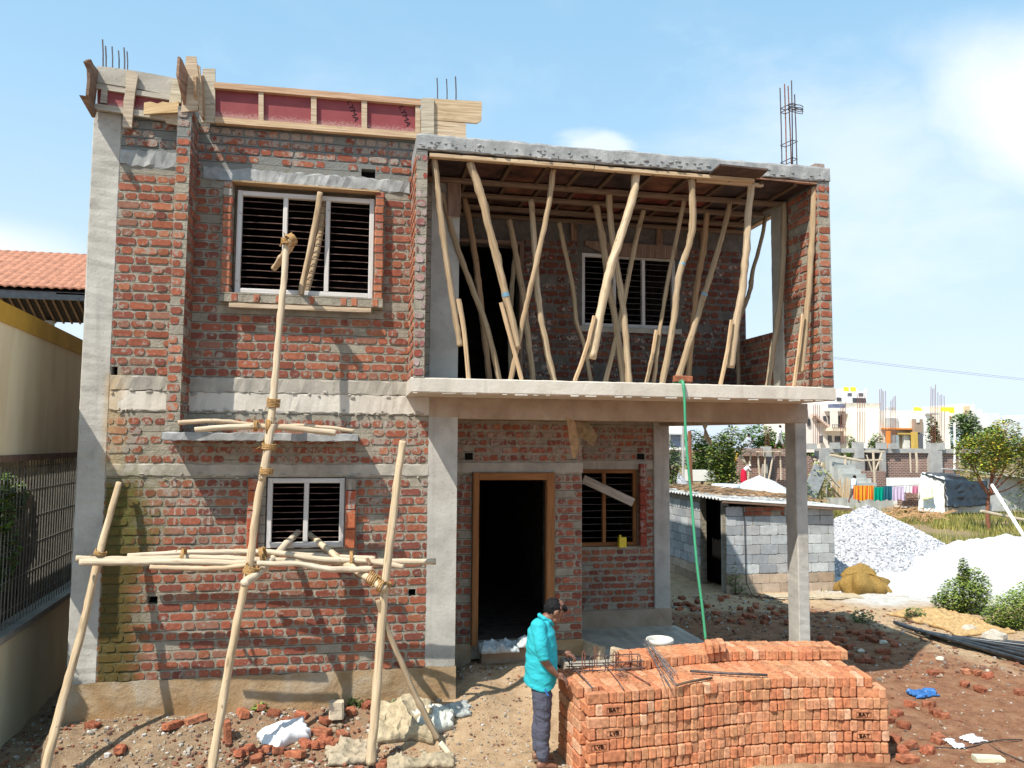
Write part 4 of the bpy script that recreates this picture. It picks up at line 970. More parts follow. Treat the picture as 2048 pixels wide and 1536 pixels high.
# ================================================================== BRICK STACK
PZ = .84; LH = .107; BW = .0735; BD = .215
def yf(x): return float(np.interp(x, [2.1, 2.6, 3.1, 3.6, 4.0, 4.5, 5.0, 5.6], [-1.94, -1.92, -1.87, -1.79, -1.75, -1.78, -1.86, -2.0]))
def brickmesh(sx, sy, sz, tint, name='brick', jit=.0035):
    mb = MB(); c = .006; nx, ny, nz = 3, 3, 2
    def side(axis_, sgn):
        o = [i for i in range(3) if i != axis_]; S_ = [sx, sy, sz]; n1 = [3, 3, 3][o[0]]; vs = []
        return
    vs = []; idx = {}; S_ = (sx, sy, sz); N_ = (3, 4, 3)
    for i in range(N_[0]+1):
        for j in range(N_[1]+1):
            for k in range(N_[2]+1):
                if 0 < i < N_[0] and 0 < j < N_[1] and 0 < k < N_[2]: continue
                q = []
                on = [(t == 0 or t == n) for t, n in ((i, N_[0]), (j, N_[1]), (k, N_[2]))]
                for t, n, s_ in ((i, N_[0], sx), (j, N_[1], sy), (k, N_[2], sz)):
                    v = -s_/2+(s_*t/n if 0 < t < n else (0 if t == 0 else s_))
                    if t == 1: v = -s_/2+min(.011, s_*.2)
                    if t == n-1: v = s_/2-min(.011, s_*.2)
                    q.append(v)
                if sum(on) >= 2:
                    for a in range(3):
                        if on[a]: q[a] *= 1-(.0045*(sum(on)-1))/S_[a]*2
                idx[(i, j, k)] = len(vs); vs.append(Vector([v+U(-jit, jit)*.6 for v in q]))
    F = []
    for a in range(3):
        b, c_ = [x for x in range(3) if x != a]
        for s_ in (0, N_[a]):
            for p in range(N_[b]):
                for q in range(N_[c_]):
                    def key(pp, qq):
                        t = [0, 0, 0]; t[a] = s_; t[b] = pp; t[c_] = qq; return idx[tuple(t)]
                    f = [key(p, q), key(p+1, q), key(p+1, q+1), key(p, q+1)]
                    fl = (s_ == 0) ^ (a == 1)
                    F.append(tuple(reversed(f)) if fl else tuple(f))
    mb.add(vs, F, tint); return mb
PT = [(1, 1, 1), (1.06, 1.0, .95), (.88, .82, .78), (1.1, 1.15, 1.2), (.92, .78, .74), (1.0, 1.08, 1.05), (.82, .85, .85), (1.08, .9, .82)]
HV = [brickmesh(BW, BD, LH-.003, t) for t in PT]+[brickmesh(BW, BD, LH-.003, (1.2, 1.5, 1.75)), brickmesh(BW, BD, LH-.003, (1.1, 1.25, 1.35))]
SV = [brickmesh(BD, BW, LH-.003, t) for t in PT[:5]]
HM = [b.mesh('brick', M['pile_brick'], (0, 0, 0)) for b in HV]; SM = [b.mesh('brick', M['pile_brick'], (0, 0, 0)) for b in SV]
STK = []   # (screen size, kind, x, y, z, angle, variant)
def wob(x, k): return .012*mn.noise(Vector((x*1.3, k*.7, 2)))+.006*mn.noise(Vector((x*5, k*2.3, 7)))
def rowx(x0, x1, k, yoff, z, front=True, pat=None):
    x = x0; i = 0
    while x < x1:
        st = (pat is not None and i in pat) or (front and x > x1-.32 and k % 2 == 1 and x < x1-.2) or (front and k % 2 == 0 and x > x1-.24 and False)
        wdt = (BD if st else BW)+U(.0005, .004); xc = x+wdt/2
        sl = (yf(xc+.05)-yf(xc-.05))/.1
        yy = yf(xc)+yoff+U(-.012, .012)+.02*mn.noise(Vector((xc*1.1, k*.9, 0)))+(BD/2 if not st else BW/2)
        zz = z+wob(xc, k)+.0
        STK.append([st, xc, yy, zz, math.atan(sl)+U(-.045, .045), random.randrange(5) if st else (random.randrange(8) if random.random() > .07 else random.choice([8, 9])), k, i, front])
        x += wdt; i += 1
PAT = {0: [0], 1: [2], 2: [0], 3: [2], 4: [0], 5: [2], 6: [0]}
for k in range(8):
    xr = 5.21 if k == 0 else 5.31+.01*math.sin(k*2)
    rowx(2.20+.008*math.sin(k*3), xr, k, 0, PZ-LH*(k+.5), True, PAT.get(k, []))
    if k == 0:
        for r in (1, 2, 3): rowx(2.17-.012*r, 5.30-.04*r, 0, r*(BD+.006), PZ-LH*.5, False)
    if k > 0:
        for r in (1, 2, 3):
            STKn = len(STK); rowx(2.19-.012*r, 2.19-.012*r+.16, k, r*(BD+.006), PZ-LH*(k+.5), False)
            rowx(5.22-.05*r, 5.36-.05*r, k, r*(BD+.006), PZ-LH*(k+.5), False)
        if k == 1: rowx(4.9, 5.34, 1, BD, PZ-LH*1.5, False)
rowx(2.78, 5.34, -1, .62, PZ+LH*.5, True, []); rowx(2.86, 5.32, -1, .62+BD, PZ+LH*.5, False)
def scr(b):
    v = Vector(b[1:4])-CAM; d = v.dot(FW); px = 1024+FPX*v.dot(RT)/d; py = 768-FPX*v.dot(UP)/d
    return (-1 if (py > 1560) else (1 if b[8] else .3)/d*(2 if b[0] else 1)), px, py
lettered = []
STK.sort(key=lambda b: -scr(b)[0])
stuffmb = MB(); stamp_i = 0
def place(me, x, y, z, a, name='brick'):
    o = bpy.data.objects.new(name, me); COL.objects.link(o); o.location = (x, y, z); o.rotation_euler = (U(-.012, .012), U(-.012, .012), a); return o
nind = 0
LET = {(1, 2): 'BAT', (3, 2): 'LVB', (4, 0): 'LVB'}
ORD = ['top', 'second', 'third', 'fourth', 'fifth', 'sixth', 'seventh', 'eighth']
for b in STK:
    st, x, y, z, a, vr, k, i, fr = b
    if nind < 286:
        o = place(SM[vr] if st else HM[vr], x, y, z, a); nind += 1
        txt = LET.get((k, i)) if st and fr else None
        if st and fr and x > 5.0 and k in (5,): txt = 'BAT'
        if st and fr and x > 5.0 and k == 3: txt = 'BAT'
        if txt:
            lettered.append((o, txt)); side_ = 'left corner' if x < 3 else 'right end'
            tag(o, 'brick with stamped letters at the %s of the stack, %s course down' % (side_, ORD[k]), 'brick', 'bricks in the long stack')
        elif st and fr:
            tag(o, ('brick laid lengthwise at the right end of the raised top course of the stack' if k < 0 else 'brick laid lengthwise at the %s of the long stack, %s course down' % ('left corner' if x < 3 else 'right end', ORD[k])), 'brick', 'bricks in the long stack')
        elif vr >= 8: tag(o, 'pale whitened brick end in the face of the long orange stack', 'brick', 'pale bricks in the long stack')
        else: tag(o, 'orange clay brick set on edge in the long curved stack beside the man', 'brick', 'bricks in the long stack')
    else:
        src = (SV[vr] if st else HV[vr]); Rm = Matrix.Rotation(a, 3, 'Z')
        stuffmb.add([Rm @ Vector(v)+Vector((x, y, z)) for v in src.v], src.f, src.c[0])
core = [(2.26, 5.3)]
xx = 2.3
while xx < 5.05:
    y0_ = max(yf(xx), yf(xx+.2)); stuffmb.box((xx, y0_+.23, -.02), (xx+.2, y0_+.86, PZ-LH-.012)); xx += .2
so = stuffmb.build('brick_stack', M['pile_brick'], loc=(3.8, -1.5, 0)); tag(so, 'inner and rear bricks of the long orange stack', 'bricks', None, 'stuff')
for o, txt in lettered:
    o['_loc'] = tuple(o.location)
    for nm, mt, pr in (('frog', 'pile_brick', 0), ('stamped_letters', 'frog', 1)):
        if pr == 0:
            fmb = MB(); w_, h_ = .150, .052; yy = -BW/2-.0005
            for (a0, b0, a1, b1) in ((-w_/2, -h_/2, w_/2, -h_/2+.005), (-w_/2, h_/2-.005, w_/2, h_/2), (-w_/2, -h_/2, -w_/2+.005, h_/2), (w_/2-.005, -h_/2, w_/2, h_/2)): fmb.box((a0, yy-.0035, b0), (a1, yy+.004, b1), (.55, .5, .5))
            me = fmb.mesh('frog', M['pile_brick'], (0, 0, 0)); c = bpy.data.objects.new('frog_rim', me); COL.objects.link(c); c.parent = o
        else:
            o['_loc'] = (0, 0, 0); c = textmesh(txt, .056, Matrix.Translation((0, -BW/2-.0045, 0)) @ Mt, M['frog'], o, 'stamped_letters', .002, 1.05); del o['_loc']
# three bricks standing on the stack
q = P(1399, 1297, Y=-1.05)
for i in range(3):
    o = place(HM[i+1], 3.80+i*.078 if i else 3.80, -1.12+.02*i, PZ+LH*1.5+.002, -.35+.03*i)
    tag(o, ['stamped brick, left of the three standing on top of the stack', 'middle of the three bricks standing on top of the stack', 'right brick of the three standing on top of the stack'][i], 'brick', 'three bricks on top of the stack')

# things lying on the stack
def rodthing(name, pts, r, mat, label, cat, n=6, **k):
    o = MB().tube([Vector(p) for p in pts], r, n, **k).build(name, M[mat], smooth=True); return tag(o, label, cat)
zt = PZ+.018
cg = thing('stirrup_cage', (2.9, -1.2, zt), 'small cage of bent steel stirrups resting on the rear left of the stack', 'rebar cage')
for (y, z) in ((-1.28, zt+.0), (-1.12, zt+.0), (-1.28, zt+.07), (-1.12, zt+.10)):
    MB().tube([(2.22, y, z+.01), (2.6, y+.01, z), (3.0, y-.02, z+.01)], .006, 5).build('bar', M['rebar'], cg)
for i in range(9):
    x = 2.25+.085*i+U(-.01, .01); h = .16+U(-.03, .04) if i % 2 else .13; y = -1.28 if i % 3 else -1.14
    MB().tube([(x, y, zt), (x, y-.005, zt+h), (x+.015, y, zt+h+.014), (x+.03, y+.005, zt+h), (x+.03, y+.01, zt)], .0055, 5).build('stirrup', M['rebar_rust' if i % 2 else 'rebar'], cg)
bd = thing('rod_bundle', (3.4, -1.4, PZ+.1), 'bundle of thin steel rods leaning over the brick stack', 'steel rods')
for i in range(11):
    a = P(1286+U(0, 14), 1285+U(-4, 6), Y=-1.0)+Vector((0, 0, U(0, .03))); b_ = P(1322+U(0, 34) if i < 6 else 1345+U(0, 18), 1372+U(-4, 4) if i < 6 else 1350+U(-4, 4), Z=PZ+.03)
    MB().tube([a, a.lerp(b_, .5)+Vector((0, 0, U(0, .02))), b_], .0038, 5).build('rod', M['rod_grey'], bd)
rodthing('steel_rod', [P(1125, 1310, Z=.95), P(1152, 1340, Z=.88), P(1187, 1377, Z=zt)], .006, 'rebar', 'thin steel rod held by the man across the stack corner', 'rod')
rodthing('steel_rod', [P(1205, 1325, Z=zt), P(1228, 1352, Z=zt), P(1247, 1378, Z=zt)], .005, 'rebar', 'thin rod lying slantwise near the left end of the stack', 'rod')
rodthing('steel_rod', [P(1218, 1328, Z=zt), P(1260, 1345, Z=zt), P(1300, 1368, Z=zt)], .006, 'rebar_rust', 'rusty rod lying beside the wire tangle on the stack', 'rod')
rodthing('steel_pipe', [P(1380, 1342, Z=zt+.01), P(1460, 1347, Z=zt+.01), P(1535, 1350, Z=zt+.012)], .013, 'rebar', 'longest grey pipe lying along the stack top', 'pipe', 8)
rodthing('stick', [P(1353, 1370, Z=zt+.005), P(1385, 1362, Z=zt+.01), P(1424, 1356, Z=zt)], .012, 'bark', 'short crooked brown stick on the front edge of the stack', 'stick', 7)
tw = MB()
for i in range(26):
    c = P(1243+U(-12, 12), 1345+U(-10, 14), Z=PZ+.02); tw.tube([c+Vector((U(-.06, .06), U(-.05, .05), U(0, .05))) for _ in range(4)], .002, 3)
tag(tw.build('wire_tangle', M['rebar']), 'small dark tangle of binding wire on the stack', 'wire')
bk_ = thing('bucket', (3.78, .22, .43), 'white plastic bucket with a lid rim standing behind the brick stack', 'bucket')
prof = [(.125, .0), (.150, .24), (.155, .245), (.168, .25), (.170, .285), (.160, .292), (.150, .288), (.146, .26), (.12, .02)]
mb = MB(); n = 24; vs = [(3.78+r*math.cos(2*math.pi*k/n), .22+r*math.sin(2*math.pi*k/n), .44+z*1.15) for r, z in prof for k in range(n)]
fs = [(i*n+k, i*n+(k+1) % n, (i+1)*n+(k+1) % n, (i+1)*n+k) for i in range(len(prof)-1) for k in range(n)]+[tuple(range((len(prof)-1)*n, len(prof)*n)), tuple(range(n-1, -1, -1))]
mb.add(vs, fs).build('body', M['bucket_white'], bk_, smooth=True)
MB().tube([(3.78+.173*math.cos(a), .22+.173*math.sin(a), .44+.22-.02*math.sin(a*.5)) for a in [math.pi*(1+i/12) for i in range(13)]], .004, 5).build('handle', M['rebar'], bk_)
for (x, y, a, s_, lab) in ((3.45, .55, -.35, .5, 'long pale stone slab leaning on the porch floor behind the stack'), (3.12, .95, -.5, .26, 'short stone chunk by the brick pier on the porch floor')):
    o = MB().bar((x-s_*.3, y+.1, .50), (x+s_*.35, y-.2, .48), .09, .17, (.15, 0, 1), (1, .9, .75), j=.06).build('stone_block', M['stone']); tag(o, lab, 'stone')
# hose
hp = [P(1348, 764, Y=-.55), P(1360, 766, Y=-.72), P(1366, 774, Y=-.83), P(1369, 800, Y=-.84), P(1372, 880, Y=-.85), P(1383, 1000, Y=-.9), P(1393, 1120, Y=-.95), P(1404, 1210, Y=-.98), P(1412, 1285, Y=-1.0)]
hp[0].z = 3.88; hp[1].z = 3.875; hp[2].z = 3.86
tag(MB().tube(smooth_path(hp), [.022]*5+[.018]*6+[.0145]*22, 10).build('hose', M['hose_green'], smooth=True), 'green hose hanging from the balcony edge down to the brick stack', 'hose')
# hanging cloth scraps under the beam
def scrap(pts, Y, label, tint, name='cement_sack', bend=.04, mat='sack'):
    q = [P(a, b, Y=Y+bend*math.sin(i*2.1)) for i, (a, b) in enumerate(pts)]
    o = MB().prism(q, (0, .006, 0), tint).build(name, M[mat]); return tag(o, label, 'torn paper')
scrap([(1133, 834), (1148, 836), (1160, 885), (1153, 912), (1146, 918), (1140, 890)], -.02, 'narrow torn brown paper strip hanging from the beam above the pier', (.95, .7, .5), 'torn_sack')
scrap([(1146, 836), (1172, 837), (1196, 872), (1186, 893), (1168, 878), (1150, 872)], .15, 'wide brown paper flap hanging from the beam right of the pier', (.62, .5, .36), 'torn_sack')
scrap([(1402, 843), (1419, 843), (1412, 858), (1424, 885), (1422, 893), (1407, 876), (1409, 860)], .05, 'pale paper tatter hanging from the beam right of the hose', (.8, .8, .78), 'torn_sack')
tag(MB().bar(P(1166, 958, Y=2.40), P(1266, 1005, Y=2.36), .05, .13, (0, 0, 1)).build('leaning_plank', M['plank_grey']), 'grey plank fixed slanting across the porch window', 'plank')
yj = thing('jerry_can', P(1243, 1090, Y=2.42), 'yellow plastic jerry can standing on the porch window ledge', 'can')
c = P(1244, 1078, Y=2.43); MB().bar((c.x, 2.43, 1.604), (c.x, 2.43, 1.75), .12, .09, (0, 1, 0)).build('body', M['plastic_yellow'], yj); MB().tube([(c.x-.03, 2.43, 1.75), (c.x-.03, 2.43, 1.785)], .018, 10).build('cap', M['plastic_yellow'], yj)

# ================================================================== PEOPLE
def body(name, chains, ells, voxel, mat, parent, smooth=2, tint=(1, 1, 1), disp=None):
    mb = MB()
    for ch in chains:
        pts = [Vector(p[:3]) for p in ch]; rr = [p[3] for p in ch]
        mb.tube(pts, rr, 14)
        for p, r in zip(pts, rr): mb.sphere(p, r*.995, 12, 8)
    for e in ells: mb.sphere(e[0], e[1], 18, 12, rot=(e[2] if len(e) > 2 else None))
    o = mb.build(name, M[mat], parent, smooth=True)
    md = o.modifiers.new('r', 'REMESH'); md.mode = 'VOXEL'; md.voxel_size = voxel
    ms = o.modifiers.new('s', 'SMOOTH'); ms.iterations = smooth; ms.factor = .5
    dg = bpy.context.evaluated_depsgraph_get(); me = bpy.data.meshes.new_from_object(o.evaluated_get(dg)); o.modifiers.clear(); o.data = me
    if disp:
        nn = [v.normal.copy() for v in me.vertices]
        for v, n_ in zip(me.vertices, nn): v.co += n_*disp(v.co)
    if not me.materials: me.materials.append(M[mat])
    a = me.attributes.get('tint') or me.attributes.new('tint', 'FLOAT_COLOR', 'FACE')
    if a.domain == 'FACE': a.data.foreach_set('color', [tint[0], tint[1], tint[2], 1]*len(me.polygons))
    me.polygons.foreach_set('use_smooth', [True]*len(me.polygons)); return o
YM = -1.36
def J(px, py, dy=0): return P(px, py, Y=YM+dy)
MAN = thing('person', J(1085, 1532), 'man in bright turquoise shirt and grey trousers standing at the brick stack, head bowed', 'person')
hd = J(1110, 1221)
def ch(*a): return [tuple(p)+(r,) for p, r in a]
chains = [ch((J(1090, 1240), .062), (J(1100, 1232), .058)),
          ch((J(1083, 1262), .10), (J(1084, 1310), .10), (J(1084, 1360), .10)),
          ch((J(1080, 1258, -.15), .045), (J(1082, 1290, -.21), .045), (J(1086, 1318, -.22), .043), (J(1101, 1337, -.21), .036), (J(1113, 1349, -.20), .026)),
          ch((J(1080, 1258, .15), .045), (J(1095, 1295, .2), .045), (J(1108, 1306, .19), .036), (J(1128, 1306, .10), .026))]
for s_, ank, kn in ((-1, (1085, 1518), (1086, 1440)), (1, (1076, 1500), (1082, 1430))):
    dy = .095*s_; chains.append(ch((J(1084, 1375, dy), .085), (J(*kn, dy), .058), (J(ank[0], ank[1]-40, dy), .048), (J(*ank, dy), .036), (J(ank[0]+2, ank[1]+8, dy), .040)))
    chains.append(ch((J(ank[0]-6, ank[1]+12, dy), .034), (J(ank[0]+12, ank[1]+13, dy), .034), (J(ank[0]+26, ank[1]+15, dy), .022)))
rh = Matrix.Rotation(math.radians(38), 3, 'Y')
fx = lambda a, b, c=0: hd+rh @ Vector((a, c, b))
ells = [(hd+Vector((-.005, 0, .012)), (.098, .078, .112), rh), (fx(.045, -.062), (.052, .058, .060), rh), (fx(.10, -.022), (.020, .014, .022), rh), (fx(.075, -.105), (.026, .03, .022), rh),
        (fx(.088, .018), (.016, .05, .012), rh), (fx(-.002, -.012, -.080), (.022, .012, .032), rh), (fx(-.002, -.012, .080), (.022, .012, .032), rh), (fx(.092, -.068), (.014, .026, .010), rh)]
def hand(w, fwd, dn, side, spread=1):
    """palm with four curled fingers and a thumb"""
    w = Vector(w); f = Vector(fwd).normalized(); d_ = Vector(dn).normalized(); s_ = Vector(side).normalized(); C_ = []
    E_ = [(w+f*.035, (.040, .022, .036))]
    for i, L_ in enumerate((.072, .080, .074, .058)):
        b0 = w+f*.055+s_*(.030-.020*i); C_.append(ch((b0, .0098), (b0+f*L_*.45+d_*.008, .0092), (b0+f*L_*.75+d_*.030, .0085), (b0+f*L_*.72+d_*.058, .0075)))
    t0 = w+f*.018+s_*.034; C_.append(ch((t0, .0115), (t0+f*.025+s_*.018+d_*.012, .0105), (t0+f*.050+s_*.012+d_*.034, .009)))
    return C_, E_
h1 = hand(J(1114, 1350, -.20), (1, 0, -.45), (.1, 0, -1), (.2, .9, .3)); h2 = hand(J(1129, 1307, .10), (1, -.4, -.15), (0, .1, -1), (.3, .9, 0))
body('body', chains+h1[0]+h2[0], ells+h1[1]+h2[1], .0055, 'skin', MAN, 2)
# hair
body('hair', [], [(hd+Vector((-.014, 0, .026)), (.104, .086, .102), rh), (fx(-.055, .0), (.058, .075, .080), rh), (fx(.045, .070), (.056, .068, .036), rh), (fx(-.018, .02, -.072), (.030, .016, .045), rh), (fx(-.018, .02, .072), (.030, .016, .045), rh)], .006, 'hair', MAN, 1,
     disp=lambda c: .006*mn.noise(Vector((c.x*30, c.y*50, c.z*30)))+.004*mn.noise(c*80)-.002)
def crease(c): return .007*mn.noise(Vector((c.x*6, c.y*6, c.z*15)))+.0025*mn.noise(Vector((c.x*14+c.z*10, c.y*14, c.z*30)))
tor = []
for (x0_, x1_, y_, hw) in ((1070, 1098, 1243, .15), (1057, 1108, 1262, .205), (1053, 1112, 1290, .205), (1052, 1114, 1320, .20), (1050, 1113, 1348, .20), (1049, 1110, 1366, .195)):
    a_, b_ = J(x0_, y_), J(x1_, y_); tor.append(((a_+b_)/2, (b_.x-a_.x)/2, hw))
sm_ = MB(); n = 28; vs = []
rows = []
for i in range(len(tor)-1):
    for t in (0, .25, .5, .75): rows.append((tor[i][0].lerp(tor[i+1][0], t), tor[i][1]*(1-t)+tor[i+1][1]*t, tor[i][2]*(1-t)+tor[i+1][2]*t))
rows.append(tor[-1])
rows = [(tor[0][0]+Vector((.03, 0, .035)), .06, .075)]+rows
for i, (c, rx, ry) in enumerate(rows):
    for k in range(n):
        a = 2*math.pi*k/n; hem = (.022*math.cos(2*a)-.015) if i == len(rows)-1 else 0
        vs.append(c+Vector((rx*math.cos(a), ry*math.sin(a), hem)))
fs = [((i+1)*n+k, (i+1)*n+(k+1) % n, i*n+(k+1) % n, i*n+k) for i in range(len(rows)-1) for k in range(n)]+[tuple(k for k in range(n)), tuple((len(rows)-1)*n+k for k in range(n-1, -1, -1))]
sm_.add(vs, fs)
for dy, pts in ((-1, [(1077, 1254, -.15, .075), (1080, 1275, -.20, .070), (1083, 1297, -.225, .064), (1088, 1319, -.225, .058)]), (1, [(1080, 1254, .15, .075), (1092, 1280, .2, .065), (1103, 1303, .2, .055)])):
    q = [J(a, b, c) for a, b, c, r in pts]; sm_.tube(smooth_path(q, k=3), list(np.interp(range((len(q)-1)*3+1), [i*3 for i in range(len(q))], [p[3] for p in pts])), 14)
    sm_.sphere(q[0], .082, 14, 10)
so_ = sm_.build('shirt', M['shirt_cyan'], MAN, smooth=True)
md = so_.modifiers.new('r', 'REMESH'); md.mode = 'VOXEL'; md.voxel_size = .008; ms = so_.modifiers.new('s', 'SMOOTH'); ms.iterations = 8
dg = bpy.context.evaluated_depsgraph_get(); me = bpy.data.meshes.new_from_object(so_.evaluated_get(dg)); so_.modifiers.clear(); so_.data = me
nn = [v.normal.copy() for v in me.vertices]
for v, n_ in zip(me.vertices, nn): v.co += n_*crease(v.co)*1.2
me.polygons.foreach_set('use_smooth', [True]*len(me.polygons)); a = me.attributes.get('tint') or me.attributes.new('tint', 'FLOAT_COLOR', 'FACE'); a.data.foreach_set('color', [1, 1, 1, 1]*len(a.data))
body('shirt_collar', [ch((J(1079, 1231, -.05), .022), (J(1088, 1237, -.075), .022), (J(1100, 1243, -.06), .020), (J(1106, 1249, -.02), .016)), ch((J(1079, 1230, .0), .022), (J(1079, 1231, -.05), .022)), ch((J(1079, 1230, .0), .022), (J(1079, 1231, .05), .022), (J(1088, 1237, .07), .022), (J(1100, 1243, .06), .020))], [], .007, 'shirt_cyan', MAN, 2)
tch = []
for s_, ank, kn in ((-1, (1086, 1512), (1087, 1440)), (1, (1077, 1494), (1082, 1430))):
    dy = .09*s_; tch.append(ch((J(1082, 1372, dy*.9), .098), (J(1084, 1392, dy), .100), (J(*kn, dy), .078), (J(ank[0]-1, ank[1]-30, dy), .068), (J(*ank, dy), .064)))
body('trousers', tch, [(J(1082, 1366), (.112, .14, .07))], .008, 'trouser_grey', MAN, 4, disp=lambda c: .010*mn.noise(Vector((c.x*8, c.y*8, c.z*16)))+.004*mn.noise(c*40))
MB().bar(J(1090, 1378, -.195), J(1096, 1392, -.20), .02, .006, (0, -1, 0)).build('pocket_trim', M['plastic_blue'], MAN)
for ank, dy in (((1085, 1518), -.095), ((1076, 1500), .095)):
    MB().bar(J(ank[0]-10, ank[1]+19, dy), J(ank[0]+31, ank[1]+19, dy), .095, .02).build('sandal', M['sandal'], MAN)

def worker(label, px, py, Y, hpx, pose, shirt, pants, extra=None):
    """far figure: py = feet pixel, hpx = figure height in pixels"""
    base = P(px, py, Y=Y); s = hpx*((Y-CAM.y)/FPX)/ (1.65 if pose != 'squat' else .95); o = thing('person', tuple(base), label, 'person')
    v = lambda x, y, z: base+Vector((x, y, z))*s
    if pose == 'walk':
        B = [ch((v(0, 0, .9), .11*s), (v(.03, 0, 1.35), .12*s), (v(.07, 0, 1.47), .05*s)), ch((v(0, .08, .88), .09*s), (v(-.12, .08, .5), .065*s), (v(-.32, .08, .1), .045*s), (v(-.25, .08, .04), .04*s)), ch((v(0, -.08, .88), .09*s), (v(.15, -.08, .48), .065*s), (v(.28, -.08, .06), .045*s), (v(.36, -.08, .03), .035*s)), ch((v(.0, -.2, 1.35), .05*s), (v(-.12, -.23, 1.05), .04*s), (v(-.05, -.23, .82), .03*s)), ch((v(.02, .2, 1.35), .05*s), (v(.15, .22, 1.08), .04*s), (v(.25, .2, .9), .03*s))]
        Hd = v(.1, 0, 1.57); shc = [ch((v(0, 0, .92), .15*s), (v(.02, 0, 1.1), .165*s), (v(.04, 0, 1.33), .165*s)), ch((v(.0, -.18, 1.36), .075*s), (v(-.08, -.22, 1.12), .065*s)), ch((v(.02, .18, 1.36), .075*s), (v(.12, .22, 1.14), .065*s))]
        pc = [ch((v(0, .08, .9), .12*s), (v(-.1, .08, .55), .095*s), (v(-.2, .08, .36), .08*s)), ch((v(0, -.08, .9), .12*s), (v(.14, -.08, .52), .09*s), (v(.2, -.08, .36), .08*s))]
    elif pose == 'bend':
        B = [ch((v(-.1, 0, .85), .13*s), (v(.2, 0, 1.15), .11*s), (v(.33, 0, 1.22), .05*s)), ch((v(-.1, .1, .8), .09*s), (v(-.05, .1, .45), .06*s), (v(-.08, .1, .05), .045*s)), ch((v(-.1, -.1, .8), .09*s), (v(-.02, -.1, .45), .06*s), (v(-.05, -.1, .05), .045*s)), ch((v(.2, -.18, 1.15), .05*s), (v(.38, -.2, .92), .04*s), (v(.5, -.15, .8), .03*s)), ch((v(.2, .18, 1.15), .05*s), (v(.38, .2, .95), .04*s), (v(.5, .12, .85), .03*s))]
        Hd = v(.43, 0, 1.28); shc = [ch((v(-.02, 0, .95), .15*s), (v(.18, 0, 1.14), .16*s)), ch((v(.2, -.17, 1.15), .07*s), (v(.33, -.2, .98), .06*s)), ch((v(.2, .17, 1.15), .07*s), (v(.33, .2, .98), .06*s))]
        pc = [ch((v(-.1, 0, .9), .18*s), (v(-.1, 0, .6), .22*s), (v(-.08, 0, .2), .25*s))]
    else:
        B = [ch((v(-.1, 0, .2), .13*s), (v(.05, 0, .62), .12*s), (v(.12, 0, .74), .05*s)), ch((v(-.1, .1, .2), .09*s), (v(.28, .12, .38), .06*s), (v(.12, .12, .05), .045*s)), ch((v(-.1, -.1, .2), .09*s), (v(.3, -.12, .38), .06*s), (v(.14, -.12, .05), .045*s)), ch((v(.05, -.18, .6), .05*s), (v(.28, -.2, .5), .04*s), (v(.48, -.12, .52), .03*s)), ch((v(.05, .18, .6), .05*s), (v(.28, .2, .48), .04*s), (v(.45, .1, .45), .03*s))]
        Hd = v(.2, 0, .86); shc = [ch((v(-.08, 0, .28), .16*s), (v(.04, 0, .6), .16*s)), ch((v(.05, -.17, .6), .07*s), (v(.22, -.2, .5), .06*s)), ch((v(.05, .17, .6), .07*s), (v(.22, .2, .5), .06*s))]
        pc = [ch((v(-.1, .1, .22), .12*s), (v(.22, .12, .38), .085*s)), ch((v(-.1, -.1, .22), .12*s), (v(.22, -.12, .38), .085*s))]
    body('body', B, [(Hd, (.09*s, .08*s, .115*s)), (Hd+Vector((.085, 0, -.01))*s, (.018*s, .014*s, .02*s))], .018, 'skin', o, 1)
    body('hair' if not extra else 'headscarf', [], [(Hd+Vector((-.02, 0, .03))*s, (.10*s, .09*s, .10*s))], .02, 'hair' if not extra else 'cloth', o, 1, tint=extra or (1, 1, 1))
    body('shirt', shc, [], .02, 'cloth', o, 1, tint=shirt); body('skirt' if pose == 'bend' else 'trousers', pc, [], .02, 'cloth', o, 1, tint=pants)
    return o
worker('worker in pale shirt squatting on top of the far brick wall', 1493, 896, 26.5, 30, 'squat', (.55, .6, .66), (.35, .36, .36))
worker('worker in white shirt standing on the far wall partly hidden by the slender column', 1559, 897, 26.5, 50, 'walk', (.8, .82, .84), (.5, .5, .5))
worker('woman in white top and red skirt bending beside the white sand heap', 1490, 968, 21, 50, 'bend', (.72, .65, .64), (.55, .02, .05), (.7, .66, .6))
worker('barelegged man in white shirt walking past the clothes line', 1708, 1006, 24, 60, 'walk', (.72, .78, .9), (.12, .10, .09))
# ================================================================== BLOCK SHED
simple('block_tint', (1, 1, 1), .92, .16, 7, .012, .15, det=6)
BLK = [(.40, .42, .43), (.46, .48, .48), (.36, .38, .40), (.43, .43, .43), (.50, .52, .52)]
BLO = [(.46, .36, .27), (.42, .31, .22), (.50, .40, .31)]
SH = thing('block_shed', (9.2, 7.5, 0), 'low grey concrete block shed with a dark doorway and sheet roof', 'shed')
fwl = MB().box((7.92, 6.75, -.1), (10.5, 6.9, 1.84)).build('front_wall', M['mortar'], SH)
swl = MB().box((7.92, 8.02, -.1), (8.07, 11.5, 1.95)).build('side_wall', M['mortar'], SH)
MB().box((10.35, 6.9, -.1), (10.5, 11.4, 1.8)).build('side_wall', M['mortar'], SH)
MB().box((7.92, 6.9, -.1), (8.07, 6.98, 1.93)).build('door_jamb', M['concrete_old'], SH)
MB().box((8.07, 11.2, -.1), (10.35, 11.35, 1.9)).box((8.3, 7.0, .0), (8.34, 11.2, 1.88)).build('inner_wall', M['dark_void'], SH)
kw = dict(pitch=.205, bh=.195, bl=.39, hl=.39, gap=.012, depth=.012, skip=0, jag=1.6, flem=False)
